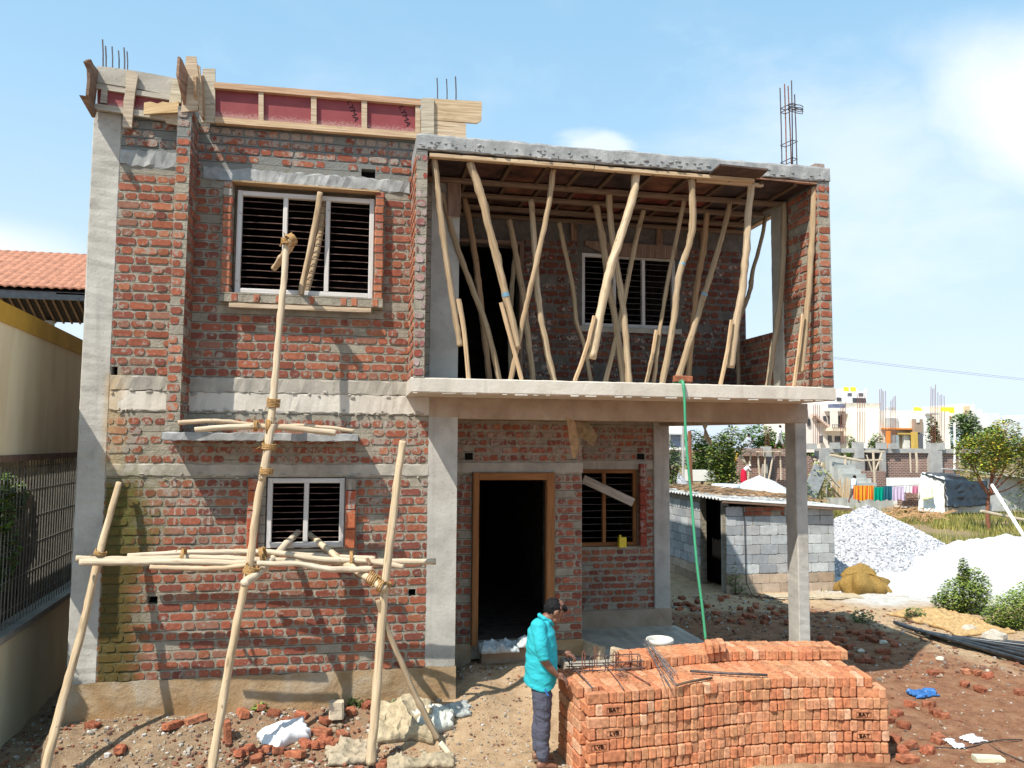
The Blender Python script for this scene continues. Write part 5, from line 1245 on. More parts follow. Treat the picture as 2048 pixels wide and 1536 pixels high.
bricks((7.92, 6.75, 0), (1, 0, 0), (0, -1, 0), 2.58, .40, 1.65, (), pal=BLK, **kw).build('block_courses', M['block_tint'], fwl)
bricks((7.92, 6.75, 0), (1, 0, 0), (0, -1, 0), 2.58, -.02, .42, (), pal=BLO, **kw).build('block_courses', M['block_tint'], fwl)
bricks((9.32, 6.75, 0), (1, 0, 0), (0, -1, 0), 1.18, 1.63, 1.86, (), pal=BLK, **{**kw, 'pitch': .2, 'bh': .19}).build('block_courses', M['block_tint'], fwl)
bricks((7.92, 6.75, 0), (1, 0, 0), (0, -1, 0), .42, 1.63, 1.86, (), pal=BLK, **kw).build('block_courses', M['block_tint'], fwl)
bricks((8.35, 6.75, 0), (1, 0, 0), (0, -1, 0), .95, 1.63, 1.85, (), pal=[(.30, .10, .06), (.36, .14, .09)], pitch=.1, bh=.09, bl=.22, hl=.2, gap=.012).build('brick_infill', M['block_tint'], fwl)
bricks((7.92, 11.5, 0), (0, -1, 0), (-1, 0, 0), 3.48, .40, 1.95, (), pal=BLK, **kw).build('block_courses', M['block_tint'], swl)
bricks((7.92, 11.5, 0), (0, -1, 0), (-1, 0, 0), 3.48, -.02, .42, (), pal=BLO, **kw).build('block_courses', M['block_tint'], swl)
def rooff(u, v):
    x = 7.72+u*3.1; y = 6.55+v*5.1; return (x, y, 2.02-.065*(x-7.7)-.00*v+.022*math.sin(y*2*math.pi/.17))
MB().grid(rooff, 6, 240, thick=.012).build('sheet_roof', M['sheet_roof'], SH)
MB().bar((7.75, 6.58, 1.965), (10.85, 6.58, 1.765), .05, .05).build('eave_batten', M['plank_dark'], SH)
rodthing('cable', [P(1485, 1003, Y=6.70), P(1489, 1040, Y=6.70), P(1491, 1130, Y=6.70), P(1493, 1165, Y=6.68), P(1505, 1192, Z=.02), P(1570, 1200, Z=.02)], .011, 'wire', 'black cable hanging down the front wall of the block shed', 'cable')
br = MB()
for i in range(420):
    x = U(7.9, 10.2); y = U(6.9, 10.8); z = 2.08-.065*(x-7.7)+U(0, .10)*(1-abs(x-9)/1.6); a = U(-.5, .5); L_ = U(.2, .7)
    br.tube([(x-L_*math.cos(a)/2, y-L_*math.sin(a)/2, z+U(0, .04)), (x, y, z+U(0, .07)), (x+L_*math.cos(a)/2, y+L_*math.sin(a)/2, z+U(0, .04))], U(.006, .016), 3, random.choice([(1, 1, 1), (1.4, 1.2, 1), (.6, .55, .5)]))
tag(br.build('brushwood', M['brush']), 'dry brushwood and bark piled on the shed roof', 'brushwood', None, 'stuff')
tub = thing('tub', P(1452, 968, Y=10.5), 'round pale tub standing behind the shed roof', 'tub'); t_ = Vector(tub.location)
MB().tube([t_+Vector((0, 0, -1.9)), t_+Vector((0, 0, -.12)), t_+Vector((0, 0, .0))], [.2, .36, .38], 18).build('body', M['plastic_white'], tub, smooth=True)
tag(MB().bar((8.6, 6.3, .02), (10.5, 5.9, .03), .5, .03, col=(1.2, 1.15, 1.1), j=.08).build('cement_patch', M['sack']), 'pale spilled cement strip on the ground before the shed', 'cement')
plant((8.05, 6.6, 0), 'small leafy weed at the shed door corner', [(0, 0, .3, .16, .16, .3), (.15, -.1, .12, .2, .15, .12)], 2600, .07, name='weed')

# heaps
def heap(name, mat, label, cx, cy, rx, ry, h, n=60, rough=.05, seed=0, peak=1.2):
    def fn(u, v):
        x = (u*2-1); y = (v*2-1); r = math.hypot(x, y); ang = math.atan2(y, x); rr = r*(1+.14*mn.noise(Vector((math.cos(ang)*1.5+seed, math.sin(ang)*1.5, 0))))
        z = h*max(0, 1-rr)**peak if rr < 1 else 0
        z = z-.06*(rr > .98)+rough*fbm(x*rx, y*ry, seed, 2.2)*(rr < 1); return (cx+x*rx, cy+y*ry, z-.03)
    return MB().grid(fn, n, n)
hp_ = thing('gravel_heap', (13.4, 9.6, 0), 'tall pointed heap of grey white crushed stone right of the shed', 'heap')
heap('g', None, '', 13.45, 9.7, 3.1, 2.9, 1.62, 70, .03, 1, .92).build('heap_surface', M['gravel_grey'], hp_)
st = MB()
for i in range(7000):
    a = U(0, 6.283); r = math.sqrt(U(0, 1))*.97; x = math.cos(a)*r; y = math.sin(a)*r
    if y > .5: continue
    rr = r*(1+.14*mn.noise(Vector((math.cos(a)*1.5+1, math.sin(a)*1.5, 0)))); z = 1.62*max(0, 1-rr)**.92+.03*fbm(x*3.1, y*2.9, 1, 2.2)-.02
    c = random.choice([(.80, .80, .82), (.66, .66, .70), (.72, .72, .75), (.30, .31, .34), (.85, .85, .86)]); s_ = U(.018, .042)
    st.sphere((13.45+x*3.1, 9.7+y*2.9, z), (s_, s_*U(.6, 1), s_*U(.5, .9)), 4, 3, c, .3)
o = st.build('stones', M['stone_chip'], hp_); o['kind'] = 'stuff'
h2 = heap('s', None, '', 15.9, 7.6, 4.0, 2.7, 1.05, 90, .11, 5, .7).build('sand_heap', M['sand_white'], loc=(15.9, 7.6, 0), smooth=True); tag(h2, 'low white sand heap at the right edge of the photo', 'heap')
h3 = heap('s', None, '', 12.7, 6.9, 2.3, 1.5, .34, 60, .07, 9, .6).build('sand_heap', M['sand_white'], loc=(12.7, 6.9, 0), smooth=True); tag(h3, 'flat white sand spread at the foot of the gravel heap', 'heap')
h4 = heap('s', None, '', 14.9, 18.0, 2.0, 2.0, 2.12, 50, .06, 12, .42).build('sand_heap', M['sand_white'], loc=(14.9, 18.0, 0), smooth=True); tag(h4, 'white sand heap behind the shed roof, left of the slender column', 'heap')
h5 = heap('s', None, '', 10.7, 15.8, 1.7, 1.5, 2.35, 40, .05, 15, .8).build('gravel_heap', M['gravel_grey'], loc=(10.7, 15.8, 0)); tag(h5, 'small grey gravel heap behind the left end of the shed', 'heap')

def crumple(name, cx, cy, wx, wy, h, mat, label, cat, seed=0, rot=0, tint=(1, 1, 1), n=64, fr=2.4, base=None, amp=1.0, thick=.006):
    ca, sa = math.cos(rot), math.sin(rot)
    def fn(u, v):
        x = (u-.5)*wx*(1+.25*mn.noise(Vector((v*2.5, seed, 1)))); y = (v-.5)*wy*(1+.25*mn.noise(Vector((u*2.5, seed, 5))))
        X = cx+x*ca-y*sa; Y_ = cy+x*sa+y*ca; e = max(0, 1-(abs(2*u-1)**3+abs(2*v-1)**3)*.5)
        rid = max(0, 1-abs(mn.noise(Vector((X*fr+.15*math.sin(Y_*9), Y_*fr, seed*3.1))))*2.4)**1.6; rid2 = max(0, 1-abs(mn.noise(Vector((X*fr*2.3+rid*.6, Y_*fr*2.3, seed))))*3.2)**2; e = e**.6*(1 if 0 < u < 1 and 0 < v < 1 else 0)
        z = (base if base is not None else gfull(X, Y_))+.010+h*e*(.38+.5*rid)*amp+h*.20*rid2*e**.5+.006*rid2
        return (X+.04*mn.noise(Vector((v*7, u*3, seed))), Y_, z)
    return tag(MB().grid(fn, n, n, tint, thick).build(name, M[mat], smooth=True), label, cat)
G = lambda px, py: P(px, py, Z=gz(*P(px, py, Z=.1)[:2]))
def sheet(name, x0, y0, x1, y1, h, mat, label, cat='sack', **k):
    """cloth covering the ground between photo pixels"""
    a = G(x0, (y0+y1)/2); b = G(x1, (y0+y1)/2); f = G((x0+x1)/2, y1); t = P((x0+x1)/2, y0, Z=f.z+h); 
    return crumple(name, (a.x+b.x)/2, (f.y+t.y)/2, (b.x-a.x), max(.2, (t.y-f.y)), h, mat, label, cat, **k)
sheet('cement_sack', 748, 1426, 868, 1500, .22, 'sack', 'large torn beige sack in a heap between the right scaffold legs', seed=2, tint=(1.1, 1.05, .95), fr=3.2)
sheet('cement_sack', 655, 1482, 752, 1534, .12, 'sack', 'flat crumpled beige sack left of the right scaffold leg', seed=5, tint=(.95, .92, .9), fr=3.4)
sheet('cement_sack', 770, 1500, 905, 1545, .12, 'sack', 'crumpled grey beige cloth at the bottom edge under the scaffold brace', seed=8, tint=(.9, .86, .8), fr=3.4)
sheet('cement_sack', 815, 1392, 905, 1440, .16, 'sack_grey', 'frayed grey white sack rolled up against the plinth corner', seed=11, tint=(1.5, 1.45, 1.3), fr=4)
sheet('cement_sack', 882, 1392, 945, 1420, .07, 'sack_grey', 'thin dark grey torn sack on the tan earth by the column foot', seed=13, tint=(1, 1, .95), fr=5)
sheet('plastic_sack', 517, 1456, 612, 1508, .16, 'plastic_white', 'shiny white plastic sack lying open on the brick rubble', seed=3, fr=1.9, amp=.9, rot=.35)
tag(crumple('cement_sack', 1.86, .76, .50, .24, .15, 'sack_grey', 'grey blue cement sack draped over the door threshold', 'sack', seed=17, base=.56, fr=4, tint=(1.1, 1.15, 1.2)), 'grey blue cement sack draped over the door threshold', 'sack')
tag(crumple('cement_sack', 2.3, .80, .4, .2, .12, 'sack_grey', 'paler sack on the threshold behind the man', 'sack', seed=19, base=.60, fr=4, tint=(1.3, 1.3, 1.3)), 'paler sack on the threshold behind the man', 'sack')
sheet('plastic_sheet', 1808, 1376, 1862, 1392, .07, 'plastic_blue', 'crumpled bright blue plastic sheet on the red soil', 'plastic', seed=4, fr=4)
sheet('foam_piece', 1922, 1474, 1956, 1490, .04, 'plastic_white', 'larger white foam scrap on the red soil at bottom right', 'scrap', seed=6, fr=4)
sheet('foam_piece', 1892, 1486, 1912, 1496, .03, 'plastic_white', 'small white foam scrap beside the larger one', 'scrap', seed=7, fr=4)
sheet('jute_sack', 1822, 1212, 1950, 1275, .10, 'jute_pale', 'flattened tan jute sacking lying before the green bushes', seed=9, fr=3)
bx = P(1975, 1517, Z=.04); tag(MB().bar(bx+Vector((-.13, .03, 0)), bx+Vector((.13, -.05, 0)), .12, .05, col=(.9, .87, .6), j=.05).build('foam_block', M['plastic_white']), 'flat pale yellow foam block at the bottom right', 'block')
# jute covered bags by the shed
def jc(u, v):
    a = u*2*math.pi; t = v; r = .06+.94*t**.55; f = .025*math.sin(a*7+2*t)*t+.02*math.sin(a*13)*t+.30*mn.noise(Vector((math.cos(a)*2, math.sin(a)*2, t*3)))
    z = .62*(1-t**3.2)*(.75+.6*mn.noise(Vector((math.cos(a)*1.3*t, math.sin(a)*1.3*t, 4))))+.01
    return (10.98+math.cos(a)*(.52+f)*r, 6.42+math.sin(a)*(.42+f)*r, z+.03*mn.noise(Vector((math.cos(a)*5, math.sin(a)*5, t*4))))
tag(MB().grid(jc, 90, 26).build('jute_cover', M['jute'], loc=(10.98, 6.42, 0), smooth=True), 'brown jute sacking thrown over bags at the shed corner', 'sack')
# black pipes bundle
pb = thing('pipe_bundle', P(1960, 1290, Z=.05), 'long bundle of black plastic pipes lying on the ground at the right', 'pipes')
for i in range(13):
    t = i/12; a = P(1788+i*6, 1246+i*2.2-U(0, 3), Z=.04+.03*(i % 3)); b_ = P(2130, 1352-i*4.8+U(-2, 2), Z=.04+.03*(i % 3)); m_ = a.lerp(b_, .5)+Vector((0, U(-.03, .03), 0))
    MB().tube(smooth_path([a, m_, b_]), .026, 8).build('pipe', M['pipe_black'], pb, smooth=True)
# ------------------------------------------------------------------ loose bricks and rubble
LB = [brickmesh(.215, .1, .07, t, jit=.006) for t in ((1, 1, 1), (1.15, 1.1, 1.05), (.8, .75, .75), (1.2, 1.3, 1.3))]
LH_ = [brickmesh(U(.09, .14), .095, .068, t, jit=.012) for t in ((1, 1, 1), (1.1, 1, 1), (.75, .7, .7), (1.3, 1.5, 1.5), (.9, .9, .9))]
LBm = [b.mesh('brick', M['loose_brick'], (0, 0, 0)) for b in LB]; LHm = [b.mesh('brick', M['loose_brick'], (0, 0, 0)) for b in LH_]
def loose(px, py, label, whole=True, v=0, rot=None, up=False, group='loose bricks on the ground', cat='brick', dz=0):
    g_ = G(px, py); me = (LBm if whole else LHm)[v]; o = bpy.data.objects.new('brick' if whole else 'brick_piece', me); COL.objects.link(o)
    o.rotation_euler = (U(-.2, .2), U(-.2, .2)+(math.pi/2 if up else 0), U(-1.5, 1.5) if rot is None else rot)
    o.location = (g_.x, g_.y, gfull(g_.x, g_.y)+(.10 if up else .028)+dz); return tag(o, label, cat, group)
loose(345, 1452, 'short orange brick lying end on against the plinth, left of the tan brick', True, 1, 1.0)
loose(392, 1444, 'pale tan brick lying slantwise against the plinth', True, 3, .5)
loose(455, 1460, 'red brick standing upright on its end beside the middle scaffold leg', True, 0, .2, True)
loose(185, 1452, 'dark broken brick at the foot of the corner column', False, 2)
o = MB().bar(G(672, 1436)+Vector((0, 0, 0)), G(672, 1436)+Vector((.0, .0, .17)), .15, .12, (0, 1, 0), (1.25, 1.15, 1), j=.06).build('stone_block', M['stone']); tag(o, 'pale cut stone block standing in the rubble before the plinth', 'stone')
loose(1870, 1352, 'dusty brick on the red soil right of the stack, near the pipes', True, 2, .1)
loose(1855, 1412, 'grey brown half brick below the blue plastic', False, 4)
loose(1740+75, 1524, 'orange brick at the bottom edge right of the stack', True, 1, .05)
random.seed(99)
spots = [(520, 1424), (545, 1428), (575, 1436), (600, 1430), (640, 1448), (655, 1440), (685, 1452), (700, 1425), (490, 1432), (497, 1500), (520, 1520), (556, 1518), (588, 1525), (508, 1534), (632, 1470), (668, 1475), (768, 1533), (610, 1492), (735, 1420), (480, 1524), (540, 1500), (640, 1500), (655, 1462), (240, 1478)]
for i, (a, b_) in enumerate(spots): loose(a+U(-4, 4), b_+U(-3, 3), 'broken red brick piece in the rubble between the scaffold legs', i % 4 == 0, random.randrange(3), group='brick rubble before the wall')
spots = [(1660+U(0, 60), 1228+U(0, 50)) for _ in range(3)]+[(1380+U(0, 200), 1215+U(0, 35)) for _ in range(18)]+[(1640+U(0, 150), 1265+U(0, 60)) for _ in range(24)]+[(1350+U(0, 120), 1195+U(0, 30)) for _ in range(12)]
for i, (a, b_) in enumerate(spots): loose(a, b_, 'brick fragment in the shaded dirt between the porch and the shed', i % 3 == 0, random.randrange(3), group='brick fragments in the shade')
spots = [(1775+U(0, 120), 1400+U(0, 110)) for _ in range(15)]+[(1880+U(0, 160), 1345+U(0, 60)) for _ in range(6)]
for i, (a, b_) in enumerate(spots): loose(a, b_, 'brick fragment on the sunlit red soil right of the stack', False, random.randrange(5), group='brick fragments on the red soil')
for (a, b_, s_, lab) in ((1990, 1285, .20, 'large pale boulder at the foot of the green bushes'), (1938, 1265, .13, 'tan boulder on the end of the jute sacking'), (1768, 1290, .08, 'white stone in the shade right of the stack'), (1722, 1305, .06, 'smaller white stone in the shade nearest the stack'), (1880, 1322, .07, 'jagged white stone on the dark soil')):
    g_ = P(a, b_, Z=.0); tag(MB().sphere((g_.x, g_.y, s_*.4), (s_, s_*.8, s_*.6), 9, 6, (1.3, 1.3, 1.25) if s_ < .1 else (1.1, 1.08, 1.05), .14).build('stone', M['stone'], smooth=False), lab, 'stone')
rb = MB(); PALR = [(.29, .125, .075), (.23, .10, .065), (.36, .27, .19), (.42, .35, .26), (.28, .25, .22), (.48, .44, .38), (.17, .10, .075), (.60, .58, .54)]
def chips(n, fn, smin, smax, pal=PALR, wts=None):
    for i in range(n):
        x, y = fn(); s_ = smin+(smax-smin)*random.random()**3; c = random.choices(pal, wts)[0]; k = U(.8, 1.2)
        rb.sphere((x, y, gfull(x, y)+s_*.25), (s_, s_*U(.5, 1), s_*U(.35, .8)), 5, 3, tuple(q_*k for q_ in c), .35, rot=Matrix.Rotation(U(0, 3), 3, 'Z'))
chips(3000, lambda: (U(-2.9, 1.1), U(-1.35, -.03)), .005, .034, wts=[3, 2, 6, 6, 3, 4, 2, 1])
chips(260, lambda: (U(-1.6, .6), U(-1.3, -.4)), .02, .05, wts=[6, 5, 2, 2, 1, 2, 2, 0])
chips(700, lambda: (U(-3.5, -2.8), U(-1, 2)), .006, .035)
chips(900, lambda: (U(1.1, 2.2), U(-1.9, .2)), .005, .025, wts=[1, 1, 5, 6, 2, 3, 1, 1])
chips(1700, lambda: (U(5.2, 11), U(-2.6, 1.0)), .005, .028, wts=[4, 4, 4, 3, 1, 2, 3, 1])
chips(260, lambda: (U(1.25, 2.6), U(.3, .9)), .006, .03, wts=[3, 1, 4, 4, 3, 3, 1, 1])
chips(2000, lambda: (U(4.9, 10.5), U(.4, 4.8)), .006, .045, wts=[3, 4, 2, 1, 3, 1, 7, .5])
chips(700, lambda: (U(5, 9), U(4, 6.6)), .01, .05, wts=[3, 3, 4, 3, 3, 3, 2, 1])
chips(500, lambda: (U(9, 16), U(1, 5)), .01, .04, wts=[1, 1, 4, 5, 3, 3, 1, 2])
tag(rb.build('rubble', M['stone_chip'], loc=(2, 0, 0)), 'stone chips and brick crumbs scattered over the ground', 'rubble', None, 'stuff')
for (a, b_, n_, lab, s_, m_) in ((672, 1412, 2, 'low leafy weed growing at the plinth foot in the middle', .13, 'leaf_light'), (710, 1416, 1, 'small weed right of the stone block', .09, 'leaf'), (575, 1418, 1, 'tiny weed at the plinth left of centre', .06, 'leaf'), (800, 1418, 2, 'weed behind the right scaffold leg', .10, 'leaf_light'), (890, 1388, 2, 'weed at the base of the porch column', .10, 'leaf'), (520, 1424, 1, 'patch of grass weed before the plinth', .08, 'leaf_light')):
    g_ = G(a, b_); plant((g_.x, g_.y, g_.z), lab, [(0, 0, s_*.6, s_*1.1, s_*.7, s_*.7)], 16000, .045, m_, name='weed')
for (a, b_, lab) in ((1725, 1245, 'grey green weed tuft in the shaded dirt'), (1830, 1240, 'small dark weed by the pipe ends')):
    g_ = P(a, b_, Z=0); plant(tuple(g_), lab, [(0, 0, .1, .22, .18, .13)], 9000, .06, 'leaf', name='weed')
# ------------------------------------------------------------------ bushes, grass, trees on the right
plant((11.55, 4.2, 0), 'left light green bush before the white sand', [(0, 0, .3, .5, .4, .38), (.3, .1, .45, .35, .3, .4), (-.35, 0, .2, .3, .3, .22), (.1, .1, .75, .12, .1, .3)], 15000, .06, 'leaf_light', [(1, 1, 1), (.8, .9, .8), (1.3, 1.2, 1)], 'bush')
plant((11.55, 2.95, 0), 'right feathery green bush at the photo edge', [(0, 0, .3, .5, .4, .36), (.45, .1, .38, .45, .4, .42), (-.3, .1, .18, .28, .3, .2)], 17000, .05, 'leaf_light', [(1.1, 1.2, .9), (.9, 1, .8), (1.5, 1.4, 1)], 'bush')
def tuft(mb, x, y, z, n, h, cols, sp=.12):
    for i in range(n):
        a = U(0, 6.28); l_ = h*U(.5, 1.2); bx_ = x+U(-sp, sp); by = y+U(-sp, sp); t = U(.1, .5)*l_; w_ = .012+l_*.02
        c = random.choice(cols); mb.add([(bx_-w_, by, z), (bx_+w_, by, z), (bx_+math.cos(a)*t, by+math.sin(a)*t, z+l_)], [(0, 1, 2)], c)
gs = MB(); GC = [(.9, .8, .9), (1.7, 1.15, 1.3), (2.6, 1.8, 2.4), (2.2, 1.35, 1.6), (1.2, .85, 1.2)]
for i in range(4200):
    x = U(11, 30); y = U(9, 27)
    if (x-13.4)**2/9.6+(y-9.7)**2/8.4 < 1.0 or (x-15.9)**2/16+(y-7.6)**2/7.3 < 1: continue
    if mn.noise(Vector((x*.35, y*.35, 3))) < -.25: continue
    tuft(gs, x, y, 0, 6, U(.12, .42), GC, .2)
for i in range(1500): x = U(10, 26); y = U(3.5, 8.5); (tuft(gs, x, y, 0, 4, U(.05, .2), GC, .15) if mn.noise(Vector((x*.8, y*.8, 7))) > .15 else None)
for i in range(1200): tuft(gs, U(8, 20), U(13, 27), 0, 6, U(.15, .5), GC, .3)
tag(gs.build('grass', M['leaf_light'], loc=(18, 15, 0)), 'rough green and straw coloured grass on the open plot', 'grass', None, 'stuff')
bw_ = MB()
for i in range(150):
    c = P(1755+U(0, 120), 1018+U(-8, 26), Z=.1); a = U(-.5, .5); L_ = U(.3, 1.3)
    bw_.tube([c, c+Vector((L_*.5*math.cos(a), L_*.3, U(.05, .35))), c+Vector((L_*math.cos(a), L_*.5*math.sin(a), U(0, .4)))], U(.01, .022), 3, (1.8, 1.5, 1.2))
tag(bw_.build('brushwood', M['brush']), 'dry cut branches heaped behind the gravel heap', 'brushwood', None, 'stuff')
def tree(label, base, H_, cr, n, leaf, mat, cols, trunk=.11, bark='bark', name='tree', fork=None, cat='tree', group=None):
    o = thing(name, base, label, cat, group); B = Vector(base); mb = MB()
    for (x, y, z, rx, ry, rz) in cr: leaves(mb, B+Vector((x, y, z)), (rx, ry, rz), int(n*rx*rz), leaf, cols)
    mb.build('crown', M[mat], o)
    tr = MB(); fk = fork or H_*.38; top_ = B+Vector((.05, 0, fk))
    tr.tube(smooth_path([B-Vector((0, 0, .1)), B+Vector((-.04, 0, fk*.5)), top_]), list(np.linspace(trunk, trunk*.7, 9)), 9, wob=.2)
    for (x, y, z, rx, ry, rz) in cr:
        e = B+Vector((x, y, z)); tr.tube(smooth_path([top_, top_.lerp(e, .5)+Vector((U(-.1, .1), 0, -.1)), e]), list(np.linspace(trunk*.5, trunk*.12, 9)), 6)
        for k in range(2): tr.tube([e.lerp(top_, .3), e+Vector((U(-rx, rx), U(-ry, ry), U(-.2, 1)*rz))*1], [trunk*.2, trunk*.06], 4)
    tr.build('trunk', M[bark], o, smooth=True); return o
random.seed(5)
C1 = [(1, 1, 1), (1.5, 1.35, .8), (2.4, 1.75, .7), (.7, .8, .8), (3.0, 1.5, .9), (1.2, 1.3, .8)]
tb = tuple(P(1978, 1062, Z=0))
tree('neem like tree with reddish trunk and yellow green crown at the right', tb, 4, [(-.6, 0, 2.4, .65, .7, .55), (.2, 0, 2.9, .9, .8, .8), (1.2, .2, 2.7, .8, .7, .8), (.5, 0, 3.5, .8, .7, .5), (-.5, .2, 3.2, .6, .6, .5), (1.9, 0, 2.0, .5, .5, .7), (1.3, 0, 3.3, .6, .5, .5), (-1.0, 0, 3.0, .4, .4, .4), (.9, 0, 3.9, .6, .5, .4), (2.0, 0, 2.9, .6, .5, .6)], 1900, .12, 'leaf_light', C1, .085, 'bark_red', fork=1.35)
DK = [(1, 1, 1), (.7, .8, .8), (1.4, 1.4, 1)]
def pt(px, py, Y): return tuple(P(px, py, Y=Y))
def ftree(label, px, pyb, Y, hpx, wpx, n, leaf, mat, cols, group=None, trunk=.12):
    sc = (Y-CAM.y)/FPX; B = P(px, pyb, Y=Y); B.z = 0; h = P(px, pyb-hpx, Y=Y).z; w = wpx*sc/2; cr = []
    for k in range(7):
        t = k/6; cr.append((U(-.5, .5)*w, U(-.3, .3)*w, h*(.38+.5*t), w*U(.45, .62), w*.5, h*U(.14, .2)))
    return tree(label, tuple(B), h, cr, n, leaf, mat, cols, trunk, group=group, fork=h*.3)
ftree('big dense tree with mixed green crown behind the brushwood roof', 1440, 985, 23, 122, 120, 1760, .16, 'leaf', [(1, 1, 1), (1.5, 1.3, 1), (2.2, 1.5, 1), (.7, .8, .8)])
ftree('bright light green tree behind the far brick wall', 1520, 985, 42, 130, 150, 800, .26, 'leaf_light', [(.8, 1, .8), (.6, .8, .7)])
ftree('dark tree beside the white building, left of the big tree', 1405, 985, 38, 120, 90, 800, .24, 'leaf', DK)
ftree('small dense tree at the porch rear column', 1346, 985, 14.5, 100, 48, 2600, .10, 'leaf', [(1, 1, 1), (1.4, 1.4, 1), (.6, .7, .7)])
ftree('tall blue green tree right of the white modern house', 1945, 985, 48, 160, 85, 640, .3, 'leaf', [(1, 1.1, 1.4), (1.3, 1.3, 1.5)])
ftree('rounded dark green tree behind the reddish trunk tree', 1990, 985, 44, 132, 90, 720, .28, 'leaf', [(1, 1, 1), (1.5, 1.3, 1)])
ftree('thin leafy shrub among the poles right of the slender column', 1640, 985, 22, 55, 60, 500, .13, 'leaf_light', [(1.2, 1.2, 1), (2, 1.6, 1)], trunk=.03)
ftree('palm like small tree before the modern house', 1870, 905, 52, 70, 44, 500, .28, 'leaf', [(1, 1.1, 1.3)])
ftree('low green shrub before the cream building', 1750, 905, 55, 36, 50, 700, .22, 'leaf', [(1.2, 1.3, 1.1)])
ftree('second low shrub before the cream building', 1705, 905, 55, 32, 36, 700, .22, 'leaf', [(1.4, 1.4, 1.1)])
plant(tuple(P(1578, 975, Z=0))[:2]+(0,), 'young leafy shrub just left of the slender column', [(-.1, 0, .8, .45, .4, .8), (0, 0, 1.6, .3, .3, .5)], 700, .11, 'leaf_light', name='shrub')
plant(tuple(P(2035, 1030, Z=0))[:2]+(0,), 'green shrub at the right edge under the leaning pole', [(0, 0, .6, .8, .6, .6)], 500, .13, 'leaf', name='shrub')
plant((19.2, 21.5, 0), 'climbing weed on the leaning poles right of the column', [(0, 0, .7, .45, .3, .7), (.4, 0, .3, .5, .3, .3), (-.3, 0, 1.3, .3, .3, .4)], 700, .12, 'leaf_light', name='creeper')

# ------------------------------------------------------------------ unfinished building in the distance
def f_farbrick(n, b):
    p = n.pos(); x, y, z = n.sep(p)[:3]; cb = n.new('ShaderNodeCombineXYZ'); n.put(cb.inputs[0], n.add(x, y)); n.put(cb.inputs[1], z)
    t = n.new('ShaderNodeTexBrick'); n.l.new(cb.outputs[0], t.inputs['Vector']); t.inputs['Scale'].default_value = 1
    t.inputs['Brick Width'].default_value = .23; t.inputs['Row Height'].default_value = .09; t.inputs['Mortar Size'].default_value = .014
    t.inputs['Color1'].default_value = (.27, .12, .085, 1); t.inputs['Color2'].default_value = (.19, .085, .065, 1); t.inputs['Mortar'].default_value = (.40, .36, .32, 1)
    return n.mix(.35, t.outputs['Color'], n.ramp(n.noise(p, 1.5, 5), [(.3, (.6, .6, .6)), (.7, (1.3, 1.3, 1.3))]), 'MULTIPLY'),
material('far_brick', f_farbrick, .9, .1)
def fb_(px0, py0, px1, py1, Y, d, name, mat, parent, col=(1, 1, 1)):
    ym = (py0+py1)/2; xm = (px0+px1)/2; x0 = P(px0, ym, Y=Y).x; x1 = P(px1, ym, Y=Y).x; z1 = P(xm, py0, Y=Y).z; z0 = P(xm, py1, Y=Y).z
    return MB().box((x0, Y, z0), (x1, Y+d, z1), col).build(name, M[mat], parent)
def fpole(px0, py0, px1, py1, Y, r, name, mat, parent=None, col=(1, 1, 1), Y2=None):
    return MB().tube([P(px0, py0, Y=Y), P((px0+px1)/2+U(-1, 1), (py0+py1)/2, Y=(Y+(Y2 or Y))/2), P(px1, py1, Y=Y2 or Y)], r, 6, col).build(name, M[mat], parent)
UB = thing('unfinished_building', P(1740, 1000, Y=28), 'half built single storey brick building with starter bars in the distance', 'building')
Y_ = 28
fb_(1485, 897, 1572, 912, Y_-.2, .3, 'wall_top', 'far_brick', UB); fb_(1528, 893, 1543, 913, Y_-.3, .4, 'column', 'far_concrete', UB)
fb_(1478, 912, 1534, 975, Y_+.1, .3, 'wall', 'far_brick', UB); fb_(1555, 912, 1640, 985, Y_+.1, .3, 'wall', 'far_brick', UB)
fb_(1533, 912, 1556, 985, Y_+1.2, .2, 'doorway', 'window_dark', UB); fb_(1526, 928, 1536, 985, Y_-.05, .3, 'column', 'far_concrete', UB)
fb_(1455, 960, 1500, 985, Y_-.1, .4, 'plinth', 'cream_wall', UB, (.8, .7, .55))
fb_(1730, 903, 1862, 995, Y_, .3, 'wall', 'far_brick', UB); fb_(1885, 905, 1920, 990, Y_, .3, 'wall', 'far_brick', UB)
fb_(1728, 942, 1772, 985, Y_-.5, .3, 'wall', 'far_brick', UB, (.8, .8, .8)); fb_(1732, 903, 1766, 942, Y_-.02, .1, 'opening', 'inner_wall', UB)
fb_(1655, 897, 1960, 906, Y_-.15, .5, 'beam', 'far_concrete', UB); fb_(1640, 897, 1660, 925, Y_-.2, .5, 'wall', 'far_concrete', UB)
for (a, b_, c_, d_) in ((1713, 884, 1728, 917), (1712, 917, 1730, 975), (1862, 886, 1877, 900), (1862, 900, 1885, 945), (1761, 885, 1774, 898), (1786, 887, 1797, 898), (1622, 887, 1634, 899), (1668, 885, 1680, 898), (1876, 886, 1890, 900), (1765, 905, 1772, 945)):
    fb_(a, b_, c_, d_, Y_-.3+U(-.02, .02), .4, 'column', 'far_concrete', UB)
stp = MB()
for i in range(9):
    x0 = P(1662+i*4.6, 950, Y=26).x; z1 = P(1690, 915+i*8.5, Y=26).z; stp.box((x0, 26, 0), (P(1706, 950, Y=26).x, 26.9, z1) if i < 1 else (x0+1.5, 26-.02*i, z1))
MBs = MB()
